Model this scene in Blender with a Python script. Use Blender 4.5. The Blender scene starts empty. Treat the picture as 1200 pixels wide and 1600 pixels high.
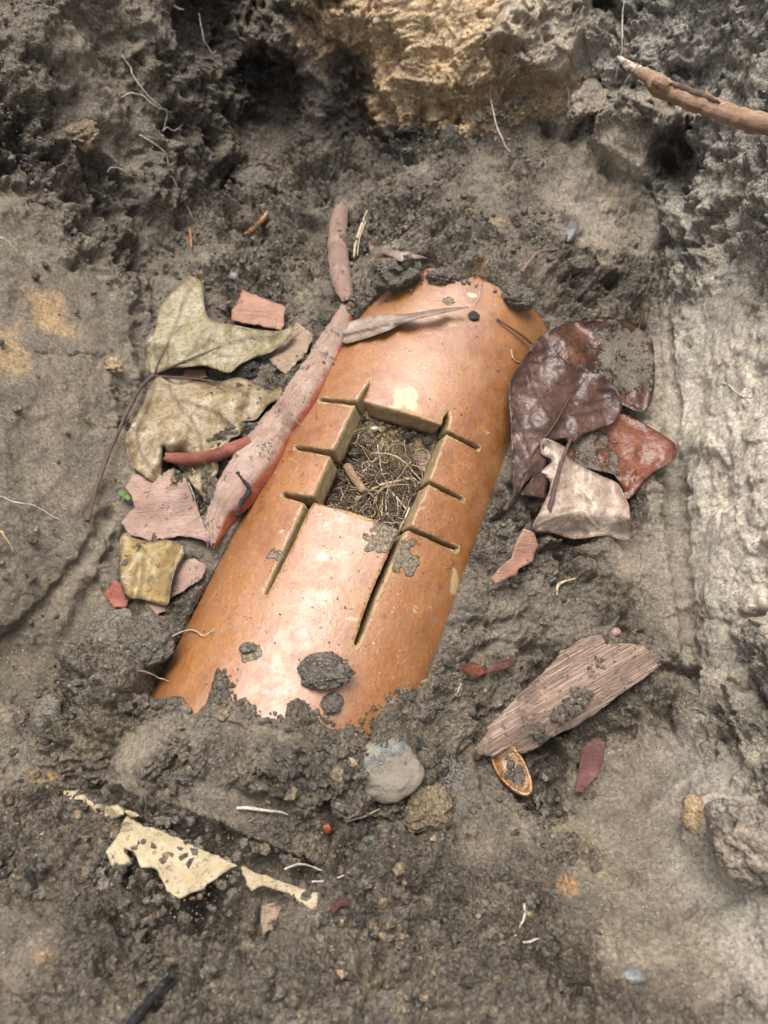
import bpy, math, random
import numpy as np
from mathutils import Vector
from mathutils.geometry import delaunay_2d_cdt

# ------------------------------------------------------------------ camera, sky, sun
TILT = math.radians(28); DIST = 0.5; FPX = 1200.0
scene = bpy.context.scene
COL = scene.collection
CP = np.array([0, -DIST*math.sin(TILT), DIST*math.cos(TILT)])
FW = np.array([0, math.sin(TILT), -math.cos(TILT)])
UP = np.array([0, math.cos(TILT), math.sin(TILT)])
RT = np.array([1.0, 0, 0])
cam = bpy.data.cameras.new('camera'); cam_o = bpy.data.objects.new('camera', cam); COL.objects.link(cam_o)
cam_o.location = CP; cam_o.rotation_euler = (TILT, 0, 0)
cam.sensor_fit = 'VERTICAL'; cam.sensor_height = 36; cam.lens = 36*FPX/1600
cam.clip_start = 0.01; cam.clip_end = 200
cam.dof.use_dof = True; cam.dof.focus_distance = 0.50; cam.dof.aperture_fstop = 7.5
scene.camera = cam_o

SUN_EL = math.radians(74); SUN_AZ = math.radians(-16)     # azimuth from +y, negative = to the left
w = bpy.data.worlds.new('World'); scene.world = w; w.use_nodes = True
nt = w.node_tree; nt.nodes.clear()
sky = nt.nodes.new('ShaderNodeTexSky'); sky.sky_type = 'NISHITA'; sky.sun_disc = False
sky.sun_elevation = SUN_EL; sky.sun_rotation = SUN_AZ; sky.air_density = 1.0; sky.dust_density = 4.0
hs = nt.nodes.new('ShaderNodeHueSaturation'); hs.inputs['Saturation'].default_value = 0.30
bg = nt.nodes.new('ShaderNodeBackground'); bg.inputs['Strength'].default_value = 0.145
wo = nt.nodes.new('ShaderNodeOutputWorld')
nt.links.new(sky.outputs[0], hs.inputs['Color']); nt.links.new(hs.outputs[0], bg.inputs['Color']); nt.links.new(bg.outputs[0], wo.inputs['Surface'])
sl = bpy.data.lights.new('overcast_sun', 'SUN'); sl.energy = 2.1; sl.angle = math.radians(34); sl.color = (1, .965, .92)
so = bpy.data.objects.new('overcast_sun', sl); COL.objects.link(so)
sd_ = Vector((math.sin(SUN_AZ)*math.cos(SUN_EL), math.cos(SUN_AZ)*math.cos(SUN_EL), math.sin(SUN_EL)))
so.rotation_euler = sd_.to_track_quat('Z', 'Y').to_euler(); so.location = (0, 0, 3)
vs = scene.view_settings
scene.display_settings.display_device = 'sRGB'
vs.view_transform = 'Standard'; vs.look = 'None'; vs.gamma = 1; vs.use_curve_mapping = False
vs.exposure = 0.84

# ------------------------------------------------------------------ noise
def hsh(ix, iy, iz, s):
    h = (ix.astype(np.int64)*374761393 + iy.astype(np.int64)*668265263 + iz.astype(np.int64)*2147483647 + s*1274126177) & 0xffffffff
    h = ((h ^ (h >> 13))*1274126177) & 0xffffffff
    h = ((h ^ (h >> 16))*2246822519) & 0xffffffff
    return ((h ^ (h >> 15)) & 0xffffff)/16777215.0
def vnoise(P, sc, seed=0):
    q = P/sc; i = np.floor(q); f = q-i; f = f*f*(3-2*f); i = i.astype(np.int64); r = 0
    for dx in (0, 1):
        for dy in (0, 1):
            for dz in (0, 1):
                wgt = (f[:, 0] if dx else 1-f[:, 0])*(f[:, 1] if dy else 1-f[:, 1])*(f[:, 2] if dz else 1-f[:, 2])
                r = r + wgt*hsh(i[:, 0]+dx, i[:, 1]+dy, i[:, 2]+dz, seed)
    return r
def fbm(P, sc, oc=3, seed=0):
    r = 0; a = 1; t = 0
    for k in range(oc): r = r+a*vnoise(P, sc/2**k, seed+k*17); t += a; a *= .5
    return r/t
def worley(P, sc, seed=0):
    q = P/sc; i = np.floor(q-.5).astype(np.int64); F1 = np.full(len(P), 9.); ID = np.zeros(len(P))
    for dx in (0, 1):
        for dy in (0, 1):
            for dz in (0, 1):
                cx, cy, cz = i[:, 0]+dx, i[:, 1]+dy, i[:, 2]+dz
                h = hsh(cx, cy, cz, seed)
                d = (q[:, 0]-cx-.5-.55*(hsh(cx, cy, cz, seed+1)-.5))**2+(q[:, 1]-cy-.5-.55*(hsh(cx, cy, cz, seed+2)-.5))**2+(q[:, 2]-cz-.5-.55*(hsh(cx, cy, cz, seed+3)-.5))**2
                d = np.sqrt(d)+.22*(h-.5); m = d < F1
                F1 = np.where(m, d, F1); ID = np.where(m, h, ID)
    return F1, ID
def dome(F): return np.sqrt(np.maximum(0, 1-(np.maximum(F, 0)/.82)**2))
def sst(a, b, x):
    t = np.clip((x-a)/(b-a), 0, 1); return t*t*(3-2*t)

# ------------------------------------------------------------------ photo rays to places
def ray(x, y):
    x = np.atleast_1d(np.asarray(x, float)); y = np.atleast_1d(np.asarray(y, float))
    return FW[None]+RT[None]*((x-600)/FPX)[:, None]+UP[None]*((800-y)/FPX)[:, None]
def plane(x, y, z):
    d = ray(x, y); t = (z-CP[2])/d[:, 2]; return CP+d*t[:, None]
def segd(px, py, poly, closed=True):
    """distance to a polyline"""
    n = len(poly); best = np.full(px.shape, 1e9)
    for k in range(n if closed else n-1):
        ax, ay = poly[k][:2]; bx, by = poly[(k+1) % n][:2]
        dx, dy = bx-ax, by-ay; L = dx*dx+dy*dy+1e-18
        t = np.clip(((px-ax)*dx+(py-ay)*dy)/L, 0, 1)
        best = np.minimum(best, (px-ax-t*dx)**2+(py-ay-t*dy)**2)
    return np.sqrt(best)
def inpoly(px, py, poly):
    r = np.zeros(px.shape, bool); n = len(poly)
    for k in range(n):
        ax, ay = poly[k][:2]; bx, by = poly[(k+1) % n][:2]
        if ay == by: continue
        c = ((ay > py) != (by > py)) & (px < (bx-ax)*(py-ay)/(by-ay)+ax); r ^= c
    return r
def sdist(px, py, poly): return segd(px, py, poly)*np.where(inpoly(px, py, poly), -1, 1)

# ------------------------------------------------------------------ the pipe's place
PR = .094; PT = .017
pang = math.radians(20.5)
PA = np.array([math.sin(pang), math.cos(pang), 0]); PB = np.array([-math.cos(pang), math.sin(pang), 0])   # axis, side (left +)
PO = plane(600, 730, 0)[0]+PB*.009; PO[2] = -PR
def pipe_ab(x, y): return (x-PO[0])*PA[0]+(y-PO[1])*PA[1], (x-PO[0])*PB[0]+(y-PO[1])*PB[1]
def pipe_top(x, y):
    a, b = pipe_ab(x, y); return np.where(abs(b) < PR, np.sqrt(np.maximum(0, PR*PR-b*b))-PR, -PR*1.0)
def cyl_sa(x, y):
    d = ray(x, y); o = CP-PO; dv = np.stack([d@PB, d[:, 2]], 1); ov = np.array([o@PB, o[2]])
    a = (dv**2).sum(1); b = 2*dv@ov; c = ov@ov-PR*PR; t = (-b-np.sqrt(np.maximum(b*b-4*a*c, 0)))/2/a
    p = o+d*t[:, None]; return np.arctan2(-(p@PB), p[:, 2]), p@PA
def pipe_pt(th, a, r=PR):
    th = np.asarray(th)[:, None]; a = np.asarray(a)[:, None]; r = np.asarray(r); r = r[:, None] if r.ndim else r
    return PO+PA*a-PB*r*np.sin(th)+np.array([0, 0, 1])*r*np.cos(th)

# ------------------------------------------------------------------ shape of the dug hole
floor_px = [(255, 430), (330, 310), (430, 215), (560, 225), (640, 262), (700, 238), (860, 244), (930, 300), (1000, 330), (1030, 420), (1048, 600), (1055, 800), (1082, 1000), (1050, 1110), (960, 1200), (830, 1215), (700, 1180), (560, 1170), (330, 1160), (120, 1130), (75, 1080), (110, 990), (185, 900), (225, 700), (238, 550)]
FP = plane([p[0] for p in floor_px], [p[1] for p in floor_px], -.06)
FP = [(a, b) for a, b, c in FP]
FC = np.array([.01, .0])
# direction (deg, 0 = right, 90 = far) -> slope of the side, top height
SECT = [(-180, 1.25, .20), (-155, 1.0, .20), (-140, .66, .18), (-120, .62, .16), (-90, .62, .16), (-60, .75, .18), (-38, 1.5, .22), (-18, 2.4, .26), (0, 2.8, .27), (32, 2.7, .27), (55, 2.0, .26), (75, 1.9, .28), (100, 1.9, .28), (120, 1.7, .26), (140, 1.25, .25), (160, 1.2, .22), (180, 1.25, .20)]
vis_px = [(212, 1092), (250, 1098), (285, 1090), (305, 1116), (322, 1100), (338, 1048), (350, 1060), (365, 1095), (385, 1088), (405, 1120), (440, 1127), (455, 1100), (478, 1098), (500, 1132), (525, 1147), (548, 1137), (577, 1164), (585, 1130), (610, 1090), (650, 1077), (688, 1056), (712, 1004), (722, 972), (745, 938), (768, 905), (796, 872), (815, 840), (830, 800), (860, 740), (920, 640), (868, 540), (830, 487), (800, 480), (780, 450), (742, 432), (715, 440), (690, 418), (668, 420), (650, 442), (620, 457), (600, 452), (575, 480), (545, 515), (480, 560), (370, 680), (280, 850), (232, 940), (196, 1030)]
_v = []
for p in vis_px:
    q = plane(p[0], p[1], -.03)[0]
    th, a = cyl_sa(p[0], p[1]); o = pipe_pt(th, a)[0]
    d = ray(*p)[0]; c = np.cross(CP-o, d/np.linalg.norm(d))
    _v.append((o[0], o[1]) if np.linalg.norm(c) < 1e-4 else (q[0], q[1]))
VIS = _v
def base_h(x, y):
    d = sdist(x, y, FP)
    an = np.degrees(np.arctan2(y-FC[1], x-FC[0]))
    k = np.interp(an, [s[0] for s in SECT], [s[1] for s in SECT]); top = np.interp(an, [s[0] for s in SECT], [s[2] for s in SECT])
    dd = np.where(d > 0, d, 0); soft = .012
    rise = k*(np.sqrt(dd*dd+soft*soft)-soft)
    top = top+.06
    rise = top*(1-np.exp(-(rise/top)**1.0*1.15))*1.0 if False else top*np.tanh(rise/top)
    z = -.062+rise
    a, b = pipe_ab(x, y)
    z = z+.035*sst(.13, .22, a)*sst(.10, .02, d)*sst(.16, .05, abs(b))+.040*sst(-.13, -.20, a)*sst(.2, .08, abs(b))*sst(.05, 0, d)
    z = z+.009*sst(0, -.04, b)*sst(PR*1.7, PR*.9, abs(b))*sst(.02, -.05, a)*sst(.24, .18, abs(a))
    z = z+.016*sst(PR*1.55, PR*.95, abs(b))*sst(.22, .16, abs(a))*sst(.03, 0, d)
    return z
def base_full(x, y):
    z = base_h(x, y); sd = sdist(x, y, VIS); a, b = pipe_ab(x, y); pt = pipe_top(x, y)
    out = np.where(abs(b) < PR*.93, np.maximum(z, pt+np.clip(sd*.7, 0, .012)+.0005-np.clip(sd-.040, 0, 9)*.9), z)
    cov = np.where(abs(b) < PR*.86, np.minimum(z, pt-.004+np.clip(sd, -.3, 0)*.9*sst(.84, .60, abs(b)/PR)), z)
    return np.where(sd < 0, np.where(abs(b) < PR*1.02, cov, z), out), sd
def march(X, Y, fn, t0=.25, t1=.95, n=180):
    """first meeting of each photo ray with the surface fn"""
    d = ray(X, Y); ts = np.linspace(t0, t1, n); m = len(d)
    P = CP[None, None]+d[:, None]*ts[None, :, None]
    h = fn(P[..., 0].ravel(), P[..., 1].ravel()).reshape(m, n)
    g = P[..., 2]-h; k = np.argmax(g < 0, axis=1); k = np.where(k == 0, n-1, k)
    i = np.arange(m); g0, g1 = g[i, k-1], g[i, k]; f = np.clip(g0/(g0-g1+1e-12), 0, 1)
    return CP+d*(ts[k-1]+f*(ts[k]-ts[k-1]))[:, None]
def coarse(x, y): return np.maximum(base_h(x, y), pipe_top(x, y))

# ------------------------------------------------------------------ materials
MATS = {}
class N:
    def __init__(s, name):
        s.m = bpy.data.materials.new(name); s.m.use_nodes = True; s.t = s.m.node_tree; s.t.nodes.clear()
        s.out = s.t.nodes.new('ShaderNodeOutputMaterial'); s.b = s.t.nodes.new('ShaderNodeBsdfPrincipled')
        s.t.links.new(s.b.outputs[0], s.out.inputs[0]); s.tc = s.t.nodes.new('ShaderNodeTexCoord')
        MATS[name] = s.m
    def put(s, sock, v):
        if isinstance(v, bpy.types.NodeSocket): s.t.links.new(v, sock)
        elif isinstance(v, (tuple, list)) and len(v) == 3 and sock.type == 'RGBA': sock.default_value = (*v, 1)
        else: sock.default_value = v
    def noise(s, sc, det=3, rough=.55, vec=None, dist=0, stretch=None, w=0):
        n = s.t.nodes.new('ShaderNodeTexNoise'); n.inputs['Scale'].default_value = sc; n.inputs['Detail'].default_value = det
        n.inputs['Roughness'].default_value = rough; n.inputs['Distortion'].default_value = dist
        v = vec or s.tc.outputs['Object']
        if stretch or w:
            mp = s.t.nodes.new('ShaderNodeMapping'); mp.inputs['Scale'].default_value = stretch or (1, 1, 1); mp.inputs['Location'].default_value = (w, w*.7, w*1.3); s.t.links.new(v, mp.inputs[0]); v = mp.outputs[0]
        s.t.links.new(v, n.inputs['Vector']); return n.outputs['Fac']
    def voro(s, sc, feat='F1', vec=None, out='Distance'):
        n = s.t.nodes.new('ShaderNodeTexVoronoi'); n.feature = feat; n.inputs['Scale'].default_value = sc
        s.t.links.new(vec or s.tc.outputs['Object'], n.inputs['Vector']); return n.outputs[out]
    def ss(s, v, a, b, lo=0., hi=1.):
        n = s.t.nodes.new('ShaderNodeMapRange'); n.interpolation_type = 'SMOOTHSTEP'
        s.put(n.inputs[0], v); n.inputs[1].default_value = a; n.inputs[2].default_value = b; n.inputs[3].default_value = lo; n.inputs[4].default_value = hi
        return n.outputs[0]
    def math(s, op, a, b=0.):
        n = s.t.nodes.new('ShaderNodeMath'); n.operation = op; s.put(n.inputs[0], a); s.put(n.inputs[1], b); return n.outputs[0]
    def mix(s, f, a, b, mode='MIX'):
        n = s.t.nodes.new('ShaderNodeMix'); n.data_type = 'RGBA'; n.blend_type = mode
        s.put(n.inputs[0], f); s.put(n.inputs[6], a); s.put(n.inputs[7], b); return n.outputs[2]
    def attr(s, nm, out='Fac'):
        n = s.t.nodes.new('ShaderNodeAttribute'); n.attribute_name = nm; return n.outputs[out]
    def bump(s, h, dist, strength=1., prev=None):
        n = s.t.nodes.new('ShaderNodeBump'); n.inputs['Distance'].default_value = dist; n.inputs['Strength'].default_value = strength
        s.put(n.inputs['Height'], h)
        if prev is not None: s.t.links.new(prev, n.inputs['Normal'])
        return n.outputs[0]
    def fin(s, col, rough=.7, nrm=None, spec=.5, **k):
        s.put(s.b.inputs['Base Color'], col); s.put(s.b.inputs['Roughness'], rough); s.put(s.b.inputs['Specular IOR Level'], spec)
        if nrm is not None: s.t.links.new(nrm, s.b.inputs['Normal'])
        for a, v in k.items(): s.put(s.b.inputs[a.replace('_', ' ')], v)
        return s.m

SOIL = (.185, .155, .117)
def soil_mat(name, tint=(1, 1, 1), use_attr=False, gloss=0.):
    n = N(name); base = n.attr('soil_colour', 'Color') if use_attr else tuple(a*b for a, b in zip(SOIL, tint))
    v = n.noise(45, 4, .6); v2 = n.noise(420, 3, .7)
    c = n.mix(1, base, n.mix(n.ss(v, .3, .7), (.80, .80, .80), (1.2, 1.18, 1.14)), 'MULTIPLY')
    c = n.mix(1, c, n.mix(n.ss(v2, .35, .65), (.70, .70, .72), (1.28, 1.26, 1.23)), 'MULTIPLY')
    vc = n.voro(900, out='Color'); vd = n.voro(900)
    sp = n.t.nodes.new('ShaderNodeSeparateColor'); n.t.links.new(vc, sp.inputs[0])
    m = n.math('MULTIPLY', n.ss(sp.outputs[0], .955, .965), n.ss(vd, .42, .30))
    c = n.mix(m, c, (.46, .41, .32))
    m2 = n.math('MULTIPLY', n.ss(sp.outputs[1], .972, .98), n.ss(vd, .45, .3))
    c = n.mix(m2, c, (.34, .22, .09))
    m3 = n.math('MULTIPLY', n.ss(sp.outputs[2], .93, .94), n.ss(vd, .5, .3))
    c = n.mix(m3, c, (.045, .04, .036))
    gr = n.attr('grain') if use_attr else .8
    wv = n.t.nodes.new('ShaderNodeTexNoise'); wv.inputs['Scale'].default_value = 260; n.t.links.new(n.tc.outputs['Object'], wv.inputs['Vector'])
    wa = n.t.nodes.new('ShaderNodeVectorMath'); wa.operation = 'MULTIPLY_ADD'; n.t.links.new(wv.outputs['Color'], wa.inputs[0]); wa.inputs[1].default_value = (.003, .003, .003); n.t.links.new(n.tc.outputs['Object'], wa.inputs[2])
    g1 = n.voro(330, vec=wa.outputs[0]); g2 = n.voro(800, vec=wa.outputs[0]); c = n.mix(n.math('MULTIPLY', gr, n.ss(g1, .42, .80, 0, .75)), c, n.mix(1, c, (.38, .37, .37), 'MULTIPLY'))  # gaps between grains darkened in the colour, like shade
    b = n.bump(n.math('MULTIPLY', gr, n.math('SUBTRACT', 1., g1)), .0030, 1); b = n.bump(n.math('MULTIPLY', gr, n.math('SUBTRACT', 1., g2)), .0012, 1, b)
    b = n.bump(n.noise(620, 5, .8), .0016, .9, b)
    r = n.ss(n.noise(160, 3, .6, w=3), .35, .65, .42-gloss, .78-gloss)
    return n.fin(c, r, b, .45)
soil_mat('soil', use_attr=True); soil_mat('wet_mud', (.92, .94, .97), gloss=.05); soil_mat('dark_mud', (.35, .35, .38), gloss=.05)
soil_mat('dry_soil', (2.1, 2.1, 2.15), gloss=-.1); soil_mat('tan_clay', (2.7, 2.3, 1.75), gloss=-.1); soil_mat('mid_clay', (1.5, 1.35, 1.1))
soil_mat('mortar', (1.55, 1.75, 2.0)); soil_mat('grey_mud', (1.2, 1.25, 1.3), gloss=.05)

def leaf_mat(name, c1, c2, c3, vein=(.06, .04, .03), spot=(.05, .035, .03), spots=.0, mud=0., rough=.45, spec=.5, crin=.0009, scale=60, grain=None, veinamt=.7):
    n = N(name); v = n.noise(scale, 5, .62, dist=.6); v2 = n.noise(scale*4.5, 4, .65, w=2)
    c = n.mix(n.ss(v, .36, .64), c1, c2); c = n.mix(n.ss(v2, .45, .72), c, c3)
    c = n.mix(n.math('MULTIPLY', n.attr('vein'), veinamt), c, vein)
    net = n.voro(420, 'DISTANCE_TO_EDGE'); c = n.mix(n.ss(net, .09, .0, 0, .45), c, vein)
    eg = n.ss(n.math('ADD', n.attr('edge'), n.math('MULTIPLY', n.math('SUBTRACT', n.noise(140, 4, .7, w=12), .5), 1.3)), .45, .9, 0, .8); c = n.mix(eg, c, tuple(x*.75 for x in c3))
    nt2 = n.voro(1100, 'DISTANCE_TO_EDGE'); c = n.mix(n.ss(nt2, .12, .0, 0, .22), c, vein)
    if spots: c = n.mix(n.ss(n.noise(900, 2, .5, w=5), .70-spots, .76-spots), c, spot)
    c = n.mix(n.ss(n.noise(scale*9, 3, .7, w=7), .3, .7, .0, .35), c, tuple(x*.55 for x in c1))
    b = n.bump(n.noise(scale*1.7, 4, .6, w=1), crin*2.2); b = n.bump(n.attr('vein'), .0008, .6, b); b = n.bump(net, .0003, .5, b)
    b = n.bump(n.noise(1500, 2), .00025, .7, b)
    r = rough
    if mud:
        mm = n.ss(n.math('ADD', n.math('ADD', n.math('MULTIPLY', n.noise(85, 5, .72, w=9), .7), n.math('MULTIPLY', n.noise(650, 3, .7, w=4), .30)), n.math('MULTIPLY', n.attr('mud'), .17)), .80-mud*.4, .84-mud*.4)
        c = n.mix(mm, c, n.mix(n.noise(700, 3, .7), tuple(x*.6 for x in SOIL), tuple(x*1.7 for x in SOIL))); b = n.bump(n.math('MULTIPLY', mm, n.noise(420, 4, .8)), .0030, 1, b); b = n.bump(n.math('MULTIPLY', mm, n.voro(800)), .001, 1, b); r = n.ss(mm, 0, 1, rough, .40)
    return n.fin(c, r, b, spec)
leaf_mat('olive_leaf', (.27, .22, .105), (.41, .36, .225), (.16, .115, .055), vein=(.12, .075, .055), spots=.10, mud=.2, rough=.5)
leaf_mat('tan_olive_leaf', (.25, .18, .085), (.44, .36, .235), (.16, .11, .06), vein=(.10, .065, .05), spots=.09, mud=.3, rough=.42)
leaf_mat('yellow_leaf', (.20, .12, .04), (.40, .27, .11), (.06, .042, .036), vein=(.40, .33, .17), mud=.12, rough=.35, scale=40)
leaf_mat('wet_brown_leaf', (.055, .022, .014), (.17, .065, .028), (.04, .018, .018), vein=(.03, .012, .01), mud=.55, rough=.33, spec=.6)
leaf_mat('purple_brown_leaf', (.080, .042, .034), (.150, .082, .056), (.045, .022, .018), vein=(.035, .012, .012), mud=.36, rough=.34, spec=.55, spots=.0)
leaf_mat('rust_leaf', (.17, .052, .024), (.24, .09, .05), (.09, .03, .02), vein=(.08, .03, .02), mud=.25, rough=.32)
leaf_mat('pale_brown_leaf', (.34, .245, .185), (.46, .37, .30), (.20, .125, .085), vein=(.52, .42, .33), mud=.14, rough=.4, crin=.0014, scale=45)
leaf_mat('grey_tan_leaf', (.34, .26, .20), (.42, .34, .27), (.24, .17, .12), mud=.1, rough=.5)
leaf_mat('green_sprout', (.11, .20, .035), (.16, .28, .05), (.1, .25, .03), rough=.4)
leaf_mat('ochre_shell', (.26, .11, .025), (.40, .20, .06), (.09, .035, .012), mud=.60, rough=.2, spec=.8)

def bark_mat(name, c1, c2, c3, edge=None, mud=.2, grain=0., ang=0.):
    n = N(name); uv = n.tc.outputs['UV']
    v = n.noise(55, 4, .6); v2 = n.noise(8, 5, .7, vec=uv, stretch=(1, 14, 1)); v3 = n.noise(1300, 2, .6)
    c = n.mix(n.ss(v, .35, .65), c1, c2); c = n.mix(n.ss(v2, .45, .75), c, c3); c = n.mix(n.ss(v3, .3, .7, 0, .3), c, tuple(x*.6 for x in c1))
    if edge:
        sx = n.t.nodes.new('ShaderNodeSeparateXYZ'); n.t.links.new(uv, sx.inputs[0])
        c = n.mix(n.ss(n.math('SUBTRACT', n.math('MULTIPLY', v, .30), sx.outputs[1]), -.28, -.12), c, edge)
    v4 = n.noise(380, 4, .75, w=6); c = n.mix(n.ss(v4, .56, .74, 0, .6), c, tuple(x*.55 for x in c3)); c = n.mix(n.ss(v4, .42, .28, 0, .35), c, tuple(min(1, x*1.35) for x in c2))
    fib = n.noise(1, 4, .7, vec=uv, stretch=(6, 60, 1), w=3); c = n.mix(n.ss(fib, .5, .7, 0, .4), c, tuple(x*.6 for x in c1))
    b = n.bump(v2, .0012, .9); b = n.bump(fib, .0007, .9, b); b = n.bump(v4, .0006, .8, b); b = n.bump(v3, .0003, .8, b)
    if grain:
        g = n.noise(1, 4, .6, vec=uv, stretch=(1.4, 150, 1)); g2 = n.ss(g, .38, .56)
        c = n.mix(n.ss(g, .50, .36, 0, .65), c, tuple(x*.45 for x in c1)); b = n.bump(g2, .0011*grain, 1, b)
    mm = n.ss(n.math('ADD', n.math('MULTIPLY', n.noise(120, 5, .78, w=4), .65), n.math('MULTIPLY', n.noise(700, 3, .7, w=5), .35)), .625-mud*.26, .66-mud*.26)
    c = n.mix(mm, c, tuple(x*.9 for x in SOIL)); b = n.bump(n.math('MULTIPLY', mm, n.noise(600, 3, .8)), .0014, 1, b)
    return n.fin(c, .55, b, .4)
bark_mat('pink_bark', (.42, .27, .20), (.53, .39, .32), (.30, .165, .115), edge=(.32, .070, .030), mud=.24)
bark_mat('red_bark', (.30, .085, .055), (.42, .17, .12), (.24, .06, .035), mud=.16)
bark_mat('rose_bark', (.34, .215, .165), (.45, .31, .25), (.25, .14, .10), mud=.2)
bark_mat('salmon_bark', (.36, .19, .125), (.43, .25, .175), (.27, .12, .075), mud=.14)
bark_mat('tan_bark', (.32, .225, .15), (.40, .29, .20), (.22, .14, .09), mud=.3)
bark_mat('ribbed_bark', (.50, .34, .255), (.58, .42, .33), (.42, .26, .185), mud=.30, grain=1.)
bark_mat('maroon_bark', (.12, .042, .036), (.20, .095, .08), (.07, .025, .024), mud=.22)
bark_mat('twig_wood', (.34, .20, .11), (.50, .33, .22), (.22, .11, .06), mud=.1)
bark_mat('petiole_skin', (.15, .095, .075), (.20, .135, .10), (.11, .065, .055), mud=.1)
bark_mat('black_twig', (.03, .028, .03), (.05, .045, .045), (.02, .02, .02), mud=.25)
def plain(name, c, r=.6, spec=.4, var=.35, sc=400):
    n = N(name); v = n.noise(sc, 4, .65)
    cc = n.mix(n.ss(v, .3, .7), tuple(x*(1-var) for x in c), tuple(min(1, x*(1+var)) for x in c))
    return n.fin(cc, r, n.bump(v, .0004, .8), spec)
plain('root_pale', (.42, .36, .29), .6); plain('root_tan', (.40, .30, .17), .55); plain('root_brown', (.13, .082, .048), .55)
plain('root_dark', (.05, .034, .025), .5); plain('grey_stone', (.17, .175, .165), .5, sc=250); plain('green_stone', (.11, .125, .105), .45, sc=500)
plain('slate_chip', (.12, .12, .115), .35); plain('red_chip', (.26, .055, .022), .4); plain('pink_stone', (.27, .15, .13), .3)
plain('white_crumb', (.45, .41, .35), .5); plain('straw', (.42, .33, .20), .5); plain('brown_needle', (.25, .11, .045), .4)

def stone_mat():
    n = N('muddy_stone'); g = n.noise(120, 4, .6); c = n.mix(n.ss(g, .35, .65), (.15, .165, .17), (.33, .29, .20))
    ng = n.t.nodes.new('ShaderNodeSeparateXYZ'); n.t.links.new(n.tc.outputs['Object'], ng.inputs[0])
    k = n.math('ADD', n.math('MULTIPLY', ng.outputs[1], -26), n.math('MULTIPLY', ng.outputs[0], 14)); k = n.math('ADD', k, n.math('MULTIPLY', n.noise(110, 4, .7, w=2), .9))
    m = n.ss(k, .32, .50); c = n.mix(n.ss(n.noise(700, 3, .7), .42, .62, 0, .5), c, (.09, .085, .075)); c = n.mix(m, c, tuple(x*1.25 for x in SOIL))
    b = n.bump(m, .0016, 1); b = n.bump(n.noise(500, 4, .75), .0014, 1, b)
    n.fin(c, .5, b, .45)
stone_mat()
def foam_mat():
    n = N('foam'); n.fin((.30, .29, .26), .12, None, .6, Alpha=.5)
foam_mat()
def clay_slab_mat():
    n = N('pale_clay'); v = n.noise(70, 5, .65); c = n.mix(n.ss(v, .35, .65), (.36, .28, .165), (.48, .39, .25)); c = n.mix(n.ss(n.noise(160, 4, .7, w=3), .58, .70), c, (.21, .165, .11))
    c = n.mix(n.ss(n.noise(600, 2, .6, w=3), .66, .72), c, (.10, .08, .055))
    c = n.mix(n.ss(n.math('ADD', n.math('MULTIPLY', n.noise(75, 5, .75, w=8), .6), n.math('MULTIPLY', n.noise(600, 3, .7, w=9), .4)), .58, .61), c, (.17, .14, .10)); n.fin(c, .6, n.bump(n.noise(350, 4, .7), .0016), .35)
clay_slab_mat()

# ------------------------------------------------------------------ mesh helpers
def tag(o, label=None, cat=None, group=None, kind=None):
    if label: o['label'] = label
    if cat: o['category'] = cat
    if group: o['group'] = group
    if kind: o['kind'] = kind
    return o
def thing(name, label, cat, loc, group=None):
    o = bpy.data.objects.new(name, None); o.empty_display_size = .01; COL.objects.link(o); o.location = loc
    return tag(o, label, cat, group)
def mk(name, V, F, mat, parent=None, smooth=True, attrs=None, uv=None, origin=None, mats=None, fm=None):
    """link one mesh object; F is (n,3)/(n,4) array or list"""
    V = np.asarray(V, float)
    c = np.array(origin) if origin is not None else np.array([V[:, 0].mean(), V[:, 1].mean(), V[:, 2].min()])
    me = bpy.data.meshes.new(name); W = V-c
    if isinstance(F, np.ndarray):
        k = F.shape[1]; me.vertices.add(len(V)); me.vertices.foreach_set('co', W.astype(np.float32).ravel())
        me.loops.add(F.size); me.loops.foreach_set('vertex_index', F.astype(np.int32).ravel())
        me.polygons.add(len(F)); me.polygons.foreach_set('loop_start', np.arange(0, F.size, k, dtype=np.int32)); me.polygons.foreach_set('loop_total', np.full(len(F), k, np.int32))
        me.update(calc_edges=True)
    else:
        me.from_pydata([tuple(v) for v in W], [], [tuple(int(i) for i in f) for f in F]); me.update()
    me.polygons.foreach_set('use_smooth', [smooth]*len(me.polygons))
    for m in (mats or [mat]): me.materials.append(MATS[m])
    if fm is not None: me.polygons.foreach_set('material_index', np.asarray(fm, np.int32))
    for nm, a in (attrs or {}).items():
        a = np.asarray(a, np.float32)
        if a.ndim == 2:
            at = me.attributes.new(nm, 'FLOAT_COLOR', 'POINT'); at.data.foreach_set('color', np.concatenate([a, np.ones((len(a), 1), np.float32)], 1).ravel())
        else:
            at = me.attributes.new(nm, 'FLOAT', 'POINT'); at.data.foreach_set('value', a)
    if uv is not None:
        L = me.uv_layers.new(name='UVMap'); idx = np.zeros(len(me.loops), np.int32); me.loops.foreach_get('vertex_index', idx)
        L.data.foreach_set('uv', np.asarray(uv, np.float32)[idx].ravel())
    o = bpy.data.objects.new(name, me); COL.objects.link(o)
    if parent is not None: o.parent = parent; o.location = Vector(c)-parent.location
    else: o.location = c
    return o
def vnorm(V, F):
    Fa = np.array([f[:3] for f in F]); n = np.cross(V[Fa[:, 1]]-V[Fa[:, 0]], V[Fa[:, 2]]-V[Fa[:, 0]]); N_ = np.zeros_like(V)
    for k in range(3): np.add.at(N_, Fa[:, k], n)
    return N_/(np.linalg.norm(N_, axis=1)[:, None]+1e-12)
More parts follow.
